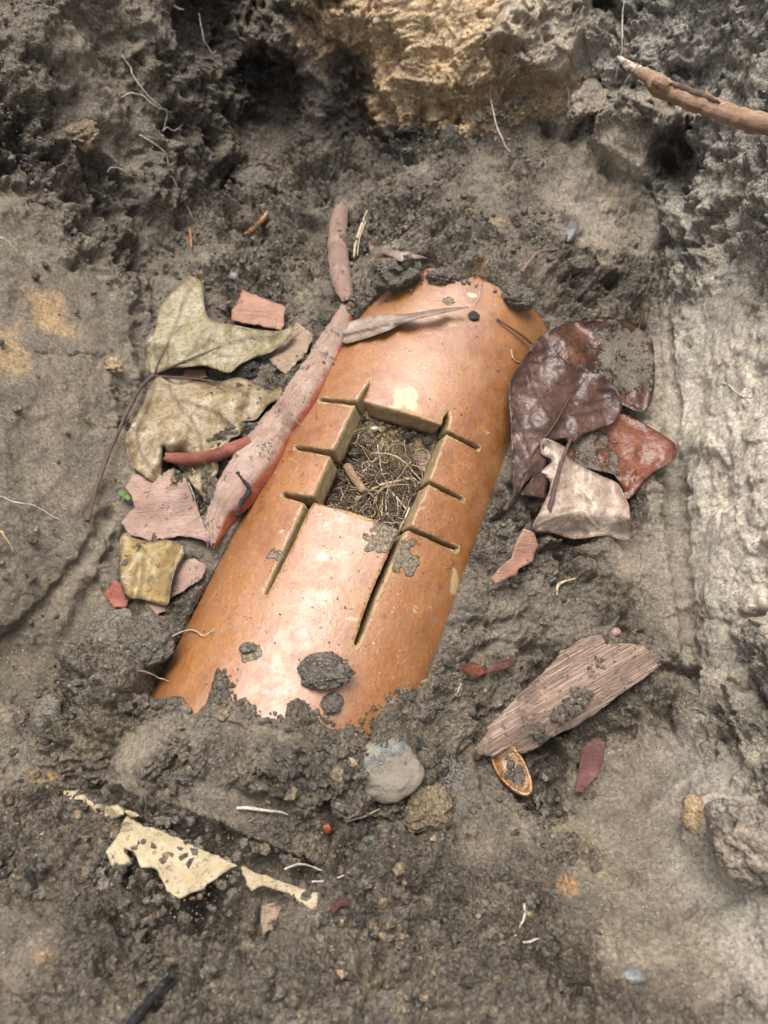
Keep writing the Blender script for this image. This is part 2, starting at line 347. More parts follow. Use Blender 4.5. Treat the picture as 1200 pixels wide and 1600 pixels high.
def thicken(V, F, th, per_vertex=None):
    """closed shell: F faces get a back side th below"""
    n = len(V); nr = vnorm(V, F)
    if nr[:, 2].sum() < 0: F = [tuple(reversed(f)) for f in F]; nr = -nr
    t = th if per_vertex is None else per_vertex[:, None]
    V2 = np.concatenate([V, V-nr*t]); cnt = {}
    for f in F:
        for i in range(len(f)):
            a, b = f[i], f[(i+1) % len(f)]; cnt[(a, b)] = 1
    G = [tuple(f) for f in F]+[tuple(i+n for i in reversed(f)) for f in F]
    G += [(b, a, a+n, b+n) for (a, b) in cnt if (b, a) not in cnt]
    return V2, G
def tri_uni(G):
    out = []
    for f in G:
        if len(f) == 3: out.append(f)
        else: out += [(f[0], f[1], f[2]), (f[0], f[2], f[3])]
    return np.array(out, np.int64)
def smoothline(pts, n, closed=False):
    P = np.array(pts, float); m = len(P); out = []
    segs = m if closed else m-1
    for i in range(segs):
        if closed: p0, p1, p2, p3 = P[i-1], P[i], P[(i+1) % m], P[(i+2) % m]
        else: p0, p1, p2, p3 = P[max(i-1, 0)], P[i], P[i+1], P[min(i+2, m-1)]
        for t in np.arange(n)/n:
            out.append(.5*((2*p1)+(-p0+p2)*t+(2*p0-5*p1+4*p2-p3)*t*t+(-p0+3*p1-3*p2+p3)*t**3))
    if not closed: out.append(P[-1])
    return np.array(out)
def fillpoly(out, step, seed=0):
    """triangulate an outline with points scattered inside it"""
    r = np.random.RandomState(seed); x0, y0 = out.min(0); x1, y1 = out.max(0)
    gx, gy = np.meshgrid(np.arange(x0, x1, step), np.arange(y0, y1, step*.87)); gx = gx+((np.arange(gx.shape[0]) % 2)*step*.5)[:, None]
    gx = gx.ravel()+r.uniform(-.15, .15, gx.size)*step; gy = gy.ravel()+r.uniform(-.15, .15, gy.size)*step
    ok = sdist(gx, gy, [tuple(p) for p in out]) < -step*.45
    pts = [Vector(p) for p in out]+[Vector((a, b)) for a, b in zip(gx[ok], gy[ok])]
    v, e, f, *_ = delaunay_2d_cdt(pts, [], [list(range(len(out)))], 1, 1e-6)
    return np.array([tuple(p) for p in v]), [tuple(q) for q in f]

# ------------------------------------------------------------------ ground of the hole
def axis_pts(knots, dens):
    xs = np.linspace(knots[0], knots[-1], 6000); d = np.interp(xs, knots, dens); c = np.concatenate([[0], np.cumsum((d[1:]+d[:-1])/2*np.diff(xs))])
    n = int(c[-1]); return np.interp(np.linspace(0, c[-1], n), c, xs)
gx = axis_pts([-.70, -.46, -.42, -.30, -.2, .17, .19, .26, .30, .42, .46, .70], [60, 120, 600, 780, 1080, 1100, 1850, 1850, 1600, 650, 120, 60])
gy = axis_pts([-.60, -.36, -.32, -.1, .08, .20, .39, .41, .52, .56, .62, .95], [60, 120, 980, 1130, 1130, 920, 720, 1550, 1700, 700, 150, 60])
GX, GY = np.meshgrid(gx, gy); nx, ny = len(gx), len(gy)
X, Y = GX.ravel(), GY.ravel()
cx_ = np.linspace(-.70, .70, 467); cy_ = np.linspace(-.60, .95, 517)
def interp_grid(gx, gy, Z):
    def f(x, y):
        i = np.clip(np.searchsorted(gx, x)-1, 0, len(gx)-2); j = np.clip(np.searchsorted(gy, y)-1, 0, len(gy)-2)
        u = np.clip((x-gx[i])/(gx[i+1]-gx[i]), 0, 1); v = np.clip((y-gy[j])/(gy[j+1]-gy[j]), 0, 1)
        return Z[j, i]*(1-u)*(1-v)+Z[j, i+1]*u*(1-v)+Z[j+1, i]*(1-u)*v+Z[j+1, i+1]*u*v
    return f
_CX, _CY = np.meshgrid(cx_, cy_); bh = base_h(_CX.ravel(), _CY.ravel())
cg = interp_grid(cx_, cy_, bh.reshape(len(cy_), len(cx_)))
coarse_f = lambda x, y: np.maximum(cg(x, y), pipe_top(x, y))
def W3(px, py): return march(np.atleast_1d(px), np.atleast_1d(py), coarse_f)
Z0, SD = base_full(X, Y)
Z0 = Z0.astype(float)
P0 = np.stack([X, Y, Z0], 1)
def blur1(h, n):
    for _ in range(n): h = (np.roll(h, 1, 0)+np.roll(h, -1, 0)+np.roll(h, 1, 1)+np.roll(h, -1, 1)+2*h)/6
    return h
_bh = blur1(bh.reshape(len(cy_), len(cx_)), 6)
dzdy = interp_grid(cx_, cy_, np.gradient(_bh, cy_, axis=0))(X, Y); dzdx = interp_grid(cx_, cy_, np.gradient(_bh, cx_, axis=1))(X, Y)
NR = np.stack([-dzdx, -dzdy, np.ones_like(dzdx)], 1); NR /= np.linalg.norm(NR, axis=1)[:, None]
wp = P0+np.stack([vnoise(P0, .018, 71), vnoise(P0, .018, 72), vnoise(P0, .018, 73)], 1)*.012+np.stack([vnoise(P0, .005, 74), vnoise(P0, .005, 75), vnoise(P0, .005, 76)], 1)*.003
def blob(px, py, rx, ry, rz=None, soft=.35, rot=0, ns=.55, seed=5):
    c = W3(px, py)[0]; s = float((c-CP)@FW)/FPX
    d = P0-c; ca, sa = math.cos(math.radians(rot)), math.sin(math.radians(rot))
    dx = d[:, 0]*ca-d[:, 1]*sa; dy = d[:, 0]*sa+d[:, 1]*ca
    up = np.sqrt(dy**2+d[:, 2]**2) if rz is None else None
    q = np.sqrt((dx/(rx*s))**2+(up/(ry*s))**2) if rz is None else np.sqrt((dx/(rx*s))**2+(dy/(ry*s))**2+(d[:, 2]/(rz*s))**2)
    return sst(1+soft, 1-soft, q+ns*(NZ-.5)*2)
NZ = fbm(wp, .016, 4, 31)
NL = fbm(P0, .06, 3, 41)
rough = np.clip(.85+1.2*(NL-.5)*2, .35, 1.35)
def damp(px, py, rx, ry, amt, **k):
    global rough
    rough = rough*(1-amt*blob(px, py, rx, ry, **k))
for a in [(100, 720, 120, 300, .9), (60, 480, 130, 150, .8), (150, 520, 60, 120, .8), (1130, 700, 100, 420, .8), (1030, 1270, 150, 150, .85), (1080, 1450, 160, 130, .7), (960, 330, 80, 100, .65), (230, 1190, 190, 60, .75), (380, 1240, 140, 40, .6), (60, 950, 90, 130, .6), (40, 330, 70, 90, .5), (700, 60, 150, 120, .4), (300, 1150, 200, 50, .6), (1010, 900, 60, 120, .5)]: damp(*a)
# lumps: cauliflower-like crumb structure at several sizes
F1, I1 = worley(wp, .026, 1); F2, I2 = worley(wp, .0115, 2); F3, I3 = worley(wp+vnoise(P0, .002, 8)[:, None]*.0012, .0052, 3); F4, I4 = worley(P0, .0026, 4)
n1 = fbm(P0, .05, 3, 50); n2 = fbm(P0, .02, 4, 60)
m1 = sst(.36, .54, n1); m2 = sst(.30, .55, n2)
disp = (fbm(P0, .09, 3, 10)-.5)*.022+(fbm(P0, .022, 4, 20)-.5)*.008*(.5+.5*rough)
disp += rough*(dome(F1)*.0135*m1*(.3+I1)+dome(F2)*.0074*(.35+.65*m2)*(.4+I2)+dome(F3)*.0046*(.5+I3*.8))+(.35+.65*rough)*(1-.7*sst(.75, .45, NR[:, 2]))*dome(F4)*.0019*(.4+I4)
disp -= .016*sst(.43, .31, fbm(wp, .028, 4, 91))*rough+.007*sst(.44, .34, fbm(wp, .011, 3, 92))*rough+.003*rough
disp += (fbm(P0*np.array([1, 1, 1]), .004, 3, 95)-.5)*.0016
# rough, hanging clumps higher on the far and right sides
steep = sst(.75, .45, NR[:, 2])
rough = np.maximum(rough, steep*.75*(1-.85*sst(.10, .2, X)*sst(.30, .2, Y))*(1-.7*sst(-.10, -.16, X)*sst(.26, .16, Y)))
disp += steep*rough*(dome(worley(wp*1.0, .045, 11)[0])*.016-.006-.010*sst(.45, .34, fbm(wp, .045, 3, 12))+dome(worley(wp, .018, 13)[0])*.007-.003)
# holes and cracks, dug where the photograph shows them
for (px, py, rx, ry, dp) in [(315, 25, 40, 60, .030), (405, 150, 85, 45, .010), (800, 212, 95, 30, .014), (1050, 250, 32, 45, .014), (185, 85, 30, 40, .010), (150, 262, 45, 22, .014), (700, 95, 14, 10, .006), (970, 130, 20, 30, .014), (1125, 385, 14, 30, .014), (145, 350, 14, 22, .010), (215, 395, 30, 14, .005), (60, 1060, 110, 70, .012), (60, 700, 30, 60, .003), (625, 265, 60, 16, .010), (470, 340, 40, 14, .008), (885, 500, 60, 20, .006), (225, 340, 26, 16, .006), (510, 1240, 16, 24, .006), (640, 1120, 16, 18, .004), (120, 300, 20, 16, .006), (545, 130, 40, 70, .008)]:
    disp -= dp*blob(px, py, rx, ry, soft=.4)
def groove(pl, wd, dp):
    global disp
    q = smoothline([tuple(W3(*p)[0]) for p in pl], 4); best = np.full(len(P0), 1.)
    bb = (X > q[:, 0].min()-.02) & (X < q[:, 0].max()+.02) & (Y > q[:, 1].min()-.02) & (Y < q[:, 1].max()+.02)
    idx = np.nonzero(bb)[0]; p = P0[idx]+np.stack([vnoise(P0[idx], .006, 5)-.5, vnoise(P0[idx], .006, 6)-.5, vnoise(P0[idx], .006, 7)-.5], 1)*.006; b = np.full(len(idx), 1.)
    for k in range(len(q)-1):
        ab = q[k+1]-q[k]; t = np.clip(((p-q[k])@ab)/(ab@ab), 0, 1); b = np.minimum(b, np.linalg.norm(p-q[k]-t[:, None]*ab, axis=1))
    disp[idx] -= dp*sst(wd*1.6, wd*.3, b)
groove([(0, 140), (25, 170), (50, 205), (80, 250), (105, 262)], .0018, .008)
groove([(95, 285), (120, 300), (140, 330)], .0012, .004)
groove([(0, 1150), (60, 1140), (130, 1090), (170, 1030), (200, 960)], .006, .009)
groove([(212, 415), (222, 520), (234, 600)], .005, .007)
groove([(205, 820), (150, 920), (105, 990), (70, 1060)], .006, .008)
groove([(1035, 430), (1046, 560), (1050, 700), (1058, 850), (1075, 980), (1085, 1090)], .005, .006)
groove([(0, 1000), (60, 960), (110, 900), (150, 850), (170, 800)], .004, .005)
groove([(900, 925), (960, 915), (985, 945), (960, 985)], .0016, .005)
groove([(760, 1010), (830, 1010), (880, 1030), (930, 1010)], .0030, .007)
groove([(80, 1205), (160, 1232), (300, 1290), (450, 1360), (520, 1380)], .0035, .006)
groove([(250, 600), (300, 590), (330, 600)], .002, .003)
groove([(60, 545), (130, 553), (185, 548)], .0014, .002)
# clods that stand out of the ground sheet
for (px, py, r, h) in [(180, 1000, 42, .012), (225, 1010, 34, .010), (130, 1060, 36, .008), (870, 940, 80, .012), (950, 940, 46, .010), (400, 290, 30, .010), (440, 400, 40, .006), (330, 420, 36, .005), (860, 420, 34, .007), (615, 415, 40, .006), (1120, 1290, 60, .020), (700, 1010, 30, .006), (800, 1000, 30, .006), (980, 200, 60, .012), (900, 260, 50, .008), (860, 60, 80, .014), (1000, 290, 40, .01), (720, 1130, 36, .004), (1180, 1330, 60, .03), (1060, 350, 30, .012), (160, 170, 40, .01), (80, 60, 60, .01), (430, 40, 50, .01)]:
    disp += h*blob(px, py, r, r*.8, soft=.45, ns=.35)
disp += .020*blob(655, 60, 160, 85, soft=.25, ns=.5)+.020*blob(860, 50, 80, 60, soft=.25, ns=.4)+.012*blob(1010, 215, 60, 70, soft=.25)+.010*blob(540, 240, 60, 24, soft=.25)+.010*blob(60, 90, 110, 60, soft=.3)
near = sst(0, .010, SD); _b = abs(pipe_ab(X, Y)[1])/PR; disp = disp*np.maximum(np.where(SD > 0, .25+.75*near, .15), .8*sst(.80, .92, _b))+np.where((SD > -.012) & (SD < .02), (NZ-.5)*.008, 0)
far_off = sst(.48, .58, np.maximum(abs(X), abs(Y-.08)))
disp -= .0035*sst(0, .02, SD)
PD = P0+NR*(disp*(1-.5*far_off))[:, None]
a_, b_ = pipe_ab(PD[:, 0], PD[:, 1])
inside = (SD < -.004) & (abs(b_) < PR*.84); PD[inside, 2] = np.minimum(PD[inside, 2], np.where(abs(b_[inside]) < PR, pipe_top(PD[inside, 0], PD[inside, 1])-.002, 9))
cvr = (SD > .002) & (abs(b_) < PR*.97) & (a_ > -.24) & (a_ < .20); PD[cvr, 2] = np.maximum(PD[cvr, 2], pipe_top(PD[cvr, 0], PD[cvr, 1])+.0015+np.minimum(SD[cvr]*.3, .004))
HZ = PD[:, 2].reshape(ny, nx)
full = interp_grid(gx, gy, HZ)
# smooth version for things to lie on
sx_ = np.linspace(-.50, .50, 334); sy_ = np.linspace(-.4, .65, 350); A_, B_ = np.meshgrid(sx_, sy_); hh = np.maximum(full(A_.ravel(), B_.ravel()), pipe_top(A_.ravel(), B_.ravel())).reshape(350, 334)
def boxblur(h, r):
    o = np.zeros_like(h); n = 0
    for i in range(-r, r+1):
        for j in range(-r, r+1): o += np.roll(np.roll(h, i, 0), j, 1); n += 1
    return o/n
smooth_f = interp_grid(sx_, sy_, boxblur(hh, 3)); mid_f = interp_grid(sx_, sy_, boxblur(hh, 1))
top_f = lambda x, y: np.maximum(full(x, y), pipe_top(x, y))
# colour of the soil, with shade painted into its hollows
Cc = np.tile(np.array(SOIL), (len(P0), 1))
def paint(m, c, amt=1.):
    global Cc
    m = (m*amt)[:, None]; Cc = Cc*(1-m)+np.array(c)*m
paint(sst(.4, .7, fbm(wp, .05, 4, 77)), (.140, .115, .084), .8); paint(sst(.55, .75, fbm(wp, .03, 4, 78)), (.27, .225, .16), .7)
DF = sdist(X, Y, FP)
_th = .10+.075*sst(.02, -.12, Y)+.05*(NL-.5)
paint(sst(_th, _th+.05, X+.03*(NZ-.5))*sst(-.004, .020, DF)*(1-.62*sst(-.0, -.10, Y)), (.43, .395, .33), .85)
paint(sst(-.10, -.15, X)*sst(.0, .012, DF)*sst(.27, .20, Y)*sst(-.12, -.06, Y), (.205, .172, .126), .8)
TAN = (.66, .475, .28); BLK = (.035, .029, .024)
for a in [(650, 50, 180, 130), (610, 140, 90, 60), (720, 140, 140, 60), (830, 130, 90, 60), (660, 195, 40, 24)]: paint(blob(*a, soft=.2, ns=.5), TAN, .95)
for a in [(850, 60, 90, 55), (905, 175, 30, 50), (1000, 200, 60, 60)]: paint(blob(*a, soft=.3), (.42, .355, .27), .9)
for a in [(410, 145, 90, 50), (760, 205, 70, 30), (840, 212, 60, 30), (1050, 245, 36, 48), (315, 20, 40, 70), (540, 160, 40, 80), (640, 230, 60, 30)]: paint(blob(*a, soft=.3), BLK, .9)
for a in [(80, 485, 62, 34), (14, 545, 24, 44), (775, 325, 36, 42), (765, 290, 22, 20), (752, 425, 14, 16), (70, 1212, 20, 10), (180, 572, 16, 14), (880, 1385, 14, 16), (75, 1500, 26, 14), (310, 430, 10, 10)]: paint(blob(*a, soft=.35, ns=.9), (.40, .27, .14), .75)
paint(blob(883, 1388, 16, 16, ns=.8), (.30, .17, .09), .6)
for a in [(1130, 500, 120, 300), (1140, 850, 90, 260), (1160, 1300, 90, 200), (900, 340, 60, 60)]: paint(blob(*a, soft=.5), (.38, .335, .265), .4)
paint(blob(1160, 700, 60, 300, soft=.5), (.55, .49, .40), .8)
paint(blob(1190, 1400, 80, 240, soft=.7), (.42, .385, .32), .7)
paint(blob(220, 1150, 160, 40, soft=.4), (.21, .175, .10), .5); paint(blob(900, 1300, 30, 90, soft=.5, rot=-25), (.24, .20, .12), .5)
paint(blob(60, 1000, 90, 110, soft=.5), (.125, .103, .07), .6)  # shade of the lower left crevice painted into the colour
paint(sst(.0, .005, -disp-.006), (.105, .086, .064), .5)  # sunken spots painted darker, shade between clods put into the colour
ii = np.arange(ny*nx).reshape(ny, nx); Q = np.stack([ii[:-1, :-1], ii[:-1, 1:], ii[1:, 1:], ii[1:, :-1]], -1).reshape(-1, 4)
hid = ((SD < -.020) & (abs(b_) < PR*.86))
Q = Q[~hid[Q].all(1)]
used = np.unique(Q); rm = np.full(len(P0), -1); print('GRID', nx, ny, len(Q)); rm[used] = np.arange(len(used))
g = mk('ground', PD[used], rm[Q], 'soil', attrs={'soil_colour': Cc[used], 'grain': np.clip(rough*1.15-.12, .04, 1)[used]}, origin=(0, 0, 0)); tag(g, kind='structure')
# the land round the hole
ring = []; RF = []; rn = 48
def sq(t, hx0, hx1, hy0, hy1):
    s = (t % 1)*4; k = int(s); f = s-k
    return [(hx0+(hx1-hx0)*f, hy0), (hx1, hy0+(hy1-hy0)*f), (hx1-(hx1-hx0)*f, hy1), (hx0, hy1-(hy1-hy0)*f)][k]
for k, e in enumerate([-.02, .3, 1.2, 5, 40]):
    for i in range(rn):
        x, y = sq(i/rn, -.7-e, .7+e, -.6-e, .95+e); zz = float(full(np.array([x]), np.array([y]))[0])-.004 if k == 0 else .22+.02*math.sin(i*1.7+k); ring.append((x, y, zz))
for k in range(4):
    for i in range(rn): j = (i+1) % rn; RF.append((k*rn+i, (k+1)*rn+i, (k+1)*rn+j, k*rn+j))
tag(mk('surrounding_ground', ring, [tuple(reversed(f)) for f in RF], 'dry_soil', origin=(0, 0, 0)), kind='structure')

# ------------------------------------------------------------------ builders
def on(px, py, fn=None, lift=0.):
    """the place of photo points on a surface lifted by lift"""
    fn = fn or smooth_f; L = np.broadcast_to(np.asarray(lift, float), np.atleast_1d(px).shape)
    P = march(np.atleast_1d(px), np.atleast_1d(py), fn)
    d = ray(px, py); P = P-d*(L/(-d[:, 2]))[:, None]; return P
rs = np.random.RandomState(7)
def frame(C):
    T = np.gradient(C, axis=0); T /= np.linalg.norm(T, axis=1)[:, None]+1e-12
    S = np.cross(T, [0, 0, 1.]); nn = np.linalg.norm(S, axis=1); S[nn < .05] = [1, 0, 0]; S /= np.linalg.norm(S, axis=1)[:, None]
    return T, S, np.cross(S, T)
def tube_geo(C, R, k=8, wob=0., seed=0, closed=True):
    C = np.asarray(C, float); n = len(C); R = np.broadcast_to(R, (n,)).astype(float); T, S, U = frame(C)
    a = np.arange(k)/k*2*np.pi; r = R[:, None]*np.ones(k)
    if wob: r = r*(1+wob*(np.random.RandomState(seed).rand(n, k)-.5)*2)
    V = C[:, None]+S[:, None]*(np.cos(a)*r)[..., None]+U[:, None]*(np.sin(a)*r)[..., None]; V = V.reshape(-1, 3)
    F = [(i*k+j, i*k+(j+1) % k, (i+1)*k+(j+1) % k, (i+1)*k+j) for i in range(n-1) for j in range(k)]
    uv = np.stack(np.meshgrid(np.arange(n)/n, np.arange(k)/k, indexing='ij'), -1).reshape(-1, 2)
    V = np.concatenate([V, C[:1], C[-1:]]); m = n*k
    F += [(m, (j+1) % k, j) for j in range(k)]+[(m+1, (n-1)*k+j, (n-1)*k+(j+1) % k) for j in range(k)]
    return V, F, np.concatenate([uv, [[0, 0], [1, 0]]])
def tube(name, pts, rad, mat, lift=.001, parent=None, k=7, wob=.15, n=6, fn=None, jit=0., above=True, seed=0, lifts=None):
    q = smoothline(pts, n); r = np.random.RandomState(seed+11)
    if jit: q = q+r.uniform(-jit, jit, q.shape)
    L = np.interp(np.linspace(0, 1, len(q)), np.linspace(0, 1, len(lifts)), lifts) if lifts is not None else lift
    C = on(q[:, 0], q[:, 1], fn, L)
    if above:
        z = top_f(C[:, 0], C[:, 1])+np.mean(rad)*.3; C[:, 2] = np.maximum(C[:, 2], np.minimum(z, C[:, 2]+.004))
    C[1:-1] = (C[:-2]+2*C[1:-1]+C[2:])/4
    R = np.interp(np.linspace(0, 1, len(q)), np.linspace(0, 1, len(rad)), rad) if hasattr(rad, '__len__') else rad
    V, F, uv = tube_geo(C, R, k, wob, seed); return mk(name, V, F, mat, parent, uv=uv)
def ragged(out, amp, seed):
    r = np.random.RandomState(seed); c = out.mean(0); d = out-c; d /= np.linalg.norm(d, axis=1)[:, None]+1e-9
    n = r.uniform(-1, 1, len(out)); n = n*.6+np.roll(n, 1)*.4; return out+d*(n*amp)[:, None]
def brokenline(P, seed):
    P = np.array(P, float); r = np.random.RandomState(seed+500); o = []
    for i in range(len(P)):
        a, b = P[i], P[(i+1) % len(P)]; L = np.linalg.norm(b-a); n = max(2, int(L/3.2))
        for k in range(n): o.append(a+(b-a)*k/n+r.uniform(-1, 1, 2)*.55)
    o = np.array(o); m = len(o); t = np.arange(m); d = np.zeros(m)
    for fr, am in ((7, 1.0), (13, .8), (23, .6)): d += am*np.sin(t/m*2*np.pi*fr+r.uniform(0, 6))*r.uniform(.5, 1)
    c = o.mean(0); u = o-c; u /= np.linalg.norm(u, axis=1)[:, None]+1e-9
    return o+u*(d*.8)[:, None]
def sheet(name, outline, mat, parent=None, lift=.004, th=.0005, bend=None, step=4., rag=1., veins=None, seed=0, off=(0, 0), sc=1., crumple=.0015, keep=True, uvrot=0., n=4, mud=None, fn=None, vw=3.):
    """a leaf, flake or slab lying on the ground: outline in photo points, bend(px,py)->extra height"""
    P = np.array(outline, float)/sc+np.array(off); o = brokenline(P, seed) if ('bark' in mat or 'clay' in mat) and step > 3 else ragged(smoothline(P, n, True), rag, seed)
    V2, F = fillpoly(o, step, seed); x, y = V2[:, 0], V2[:, 1]
    L = np.full(len(x), float(lift))
    if bend is not None: L = L+bend(x, y)
    C3 = np.stack([x*.0006, y*.0006, np.full(len(x), seed*.1)], 1)
    L = L+(fbm(C3, .022, 3, seed)-.5)*2*crumple
    ed0 = segd(x, y, [tuple(p) for p in o]); leafy = 'leaf' in mat
    if leafy: L = L+(fbm(C3, .007, 3, seed+3)-.5)*.0022+np.exp(-ed0/9)*(fbm(C3, .012, 2, seed+7)-.42)*.009; th = min(th, .00035)
    else: L = L+np.exp(-ed0/7)*(fbm(C3, .010, 2, seed+7)-.5)*.003
    V = on(x, y, fn, L)
    if keep: V[:, 2] = np.maximum(V[:, 2], np.minimum(top_f(V[:, 0], V[:, 1])+.0006+th, V[:, 2]+.006))
    va = np.zeros(len(x))
    for vn in (veins or []):
        q = [((a/sc+off[0]), (b/sc+off[1])) for a, b in vn]; q = [tuple(p) for p in smoothline(q, 4)]; d = segd(x, y, q, False); va = np.maximum(va, np.exp(-(d/vw)**2))
    V = V+np.array([0, 0, 1])*(va*.0004)[:, None]
    ed = segd(x, y, [tuple(p) for p in o]); ma = np.zeros(len(x)) if mud is None else mud(x, y)
    V3, G = thicken(V, F, th); ca, sa = math.cos(uvrot), math.sin(uvrot)
    u = np.stack([(x*ca+y*sa)/200, (-x*sa+y*ca)/200], 1)
    return mk(name, V3, tri_uni(G), mat, parent, attrs={'vein': np.tile(va, 2), 'mud': np.tile(ma, 2), 'edge': np.tile(np.exp(-ed/9), 2)}, uv=np.tile(u, (2, 1)))
def strip(name, line, widths, mat, parent=None, span=160, bias=0., lift=.004, th=.001, seed=0, nq=18, n=10, endrag=.0025, lifts=None):
    """a curled strip of bark: arc cross-section along a line"""
    q = smoothline(line, n); m = len(q); t = np.linspace(0, 1, m)
    L = np.interp(t, np.linspace(0, 1, len(lifts)), lifts) if lifts is not None else lift
    C = on(q[:, 0], q[:, 1], smooth_f, L); C = np.stack([np.convolve(np.pad(C[:, k], 4, 'edge'), np.ones(9)/9, 'valid') for k in range(3)], 1)
    W = np.interp(t, np.linspace(0, 1, len(widths)), widths)*((C-CP)@FW)/FPX; r_ = np.random.RandomState(seed)
    sp = np.radians(np.interp(t, np.linspace(0, 1, len(span)), span)) if hasattr(span, '__len__') else np.full(m, math.radians(span))
    T, S, U = frame(C); T_, S_, U_ = T, S, U; Q_ = np.linspace(-1, 1, nq)
    R = W/2/np.where(sp < np.pi, np.sin(np.minimum(sp, np.pi)/2), 1)
    phi = Q_[None]*sp[:, None]/2+math.radians(bias); 
    grid = C[:, None]+S_[:, None]*(np.sin(phi)*R[:, None])[..., None]+U_[:, None]*((np.cos(phi)-1)*R[:, None])[..., None]
    en = np.repeat(r_.uniform(-1, 1, nq), 1)*endrag; grid[0] += T_[0]*en[:, None]; grid[-1] += T_[-1]*np.roll(en, 3)[:, None]
    V = grid.reshape(-1, 3); V = V+vnorm(V, [(0, 1, nq)])[0]*0
    nz = np.stack([vnoise(V, .007, seed+i)-.5 for i in range(3)], 1)*.0010+np.stack([vnoise(V, .0025, seed+5+i)-.5 for i in range(3)], 1)*.0004; V = V+nz
    for s_, jj in ((1, 0), (-1, nq-1)): V.reshape(m, nq, 3)[:, jj] += S_*(s_*r_.uniform(-1, 1, m)*.0006)[:, None]
    F = [(i*nq+j, (i+1)*nq+j, (i+1)*nq+j+1, i*nq+j+1) for i in range(m-1) for j in range(nq-1)]
    V3, G = thicken(V, F, th); uv = np.stack(np.meshgrid(t, np.linspace(0, 1, nq), indexing='ij'), -1).reshape(-1, 2)
    return mk(name, V3, G, mat, parent, uv=np.tile(uv, (2, 1)))
import bmesh
_ico = {}
def ico(sub):
    if sub not in _ico:
        bm = bmesh.new(); bmesh.ops.create_icosphere(bm, subdivisions=sub, radius=1); V = np.array([v.co[:] for v in bm.verts]); F = np.array([[v.index for v in f.verts] for f in bm.faces]); bm.free(); _ico[sub] = (V, F)
    return _ico[sub]
def rock_geo(c, r, seed, sub=4, lump=.35, fine=.12, rot=None, angular=0.):
    if fine > .1 and max(r) > .009: sub = 5
    V, F = ico(sub); V = V.copy(); s = np.array([seed*3.1, seed*1.7, seed*.9])
    if angular:
        rr = np.random.RandomState(seed)
        for _ in range(9):
            d = rr.normal(size=3); d /= np.linalg.norm(d); k = rr.uniform(.55, .85); pr = V@d; V = V-np.outer(np.maximum(pr-k, 0), d)*angular
    d = 1+lump*(fbm(V+s, .9, 2, seed)-.5)*2
    if fine:
        F1, _ = worley(V+s, .45, seed); F2, _ = worley(V+s, .2, seed+1); d = d+fine*(dome(F1)-.6)+fine*.75*(dome(F2)-.6)
        if fine > .1: W_ = V+.12*np.stack([vnoise(V+s, .3, 40+i) for i in range(3)], 1); d = d+.30*(fbm(W_+s, .38, 4, seed+9)-.5)*2+.13*(dome(worley(W_+s, .11, seed+5)[0])-.6)-.22*sst(.42, .30, fbm(V+s, .5, 3, seed+3))
    V = V*d[:, None]*np.array(r)
    if rot is not None: ca, sa = math.cos(rot), math.sin(rot); V = V@np.array([[ca, sa, 0], [-sa, ca, 0], [0, 0, 1]])
    return V+np.array(c), F
def rock(name, px, py, rpx, mat, label=None, cat=None, sink=.35, seed=0, sub=4, lump=.35, fine=.12, rot=0., group=None, parent=None, fn=None, angular=0.):
    P = on([px], [py], fn or mid_f)[0]; s = float((P-CP)@FW)/FPX; r = (rpx[0]*s, rpx[1]*s, rpx[2]*s if len(rpx) > 2 else min(rpx)*s*.8)
    c = P+np.array([0, 0, r[2]*(1-sink*2)]); V, F = rock_geo(c, r, seed, sub, lump, fine, rot, angular)
    return tag(mk(name, V, F, mat, parent), label, cat, group)

# ------------------------------------------------------------------ the clay pipe with its sawn opening
cut_px = [(579, 592), (574, 612), (567, 627), (600, 636), (650, 650), (690, 664), (693, 652), (702, 641), (703, 655), (699, 671), (725, 684), (751, 698), (748, 705), (722, 692), (698, 679), (684, 715), (671, 750), (700, 764), (723, 777), (726, 785), (698, 772), (670, 757), (655, 790), (642, 821), (680, 838), (717, 856), (713, 862), (675, 845), (639, 829), (633, 831), (612, 880), (590, 932), (572, 984), (558, 1011), (553, 1006), (570, 955), (588, 908), (608, 864), (624, 828), (590, 814), (545, 799), (492, 786), (488, 789), (468, 828), (445, 876), (418, 928), (411, 930), (430, 884), (455, 832), (476, 787), (460, 782), (440, 777), (441, 769), (465, 772), (489, 776), (502, 745), (516, 714), (490, 708), (460, 703), (460, 696), (490, 699), (519, 703), (527, 690), (541, 660), (554, 634), (530, 631), (498, 628), (499, 622), (530, 624), (557, 626), (566, 612)]
_cx = np.array(cut_px, float)
# subdivide straight runs, add the small waver of a hand-held saw
cc = []
for i in range(len(_cx)):
    a, b = _cx[i], _cx[(i+1) % len(_cx)]; n = max(1, int(np.linalg.norm(b-a)/4.5))
    for k in range(n): cc.append(a+(b-a)*k/n)
cc = np.array(cc); cc += rs.uniform(-.45, .45, cc.shape)
th, aa = cyl_sa(cc[:, 0], cc[:, 1]); cut = np.stack([th*PR, aa], 1)*1000     # mm on the unrolled pipe
SM, A0, A1 = math.radians(112)*PR*1000, -236., 196.
r_ = np.random.RandomState(3)
def gridpts(x0, x1, y0, y1, st):
    a, b = np.meshgrid(np.arange(x0, x1, st), np.arange(y0, y1, st*.9)); a = a+((np.arange(a.shape[0]) % 2)*st*.5)[:, None]
    return np.stack([a.ravel()+r_.uniform(-.2, .2, a.size)*st, b.ravel()+r_.uniform(-.2, .2, a.size)*st], 1)
g1 = gridpts(-SM+3, SM-3, A0+3, A1-3, 5.); g2_ = gridpts(-80, 100, -135, 75, 2.0)
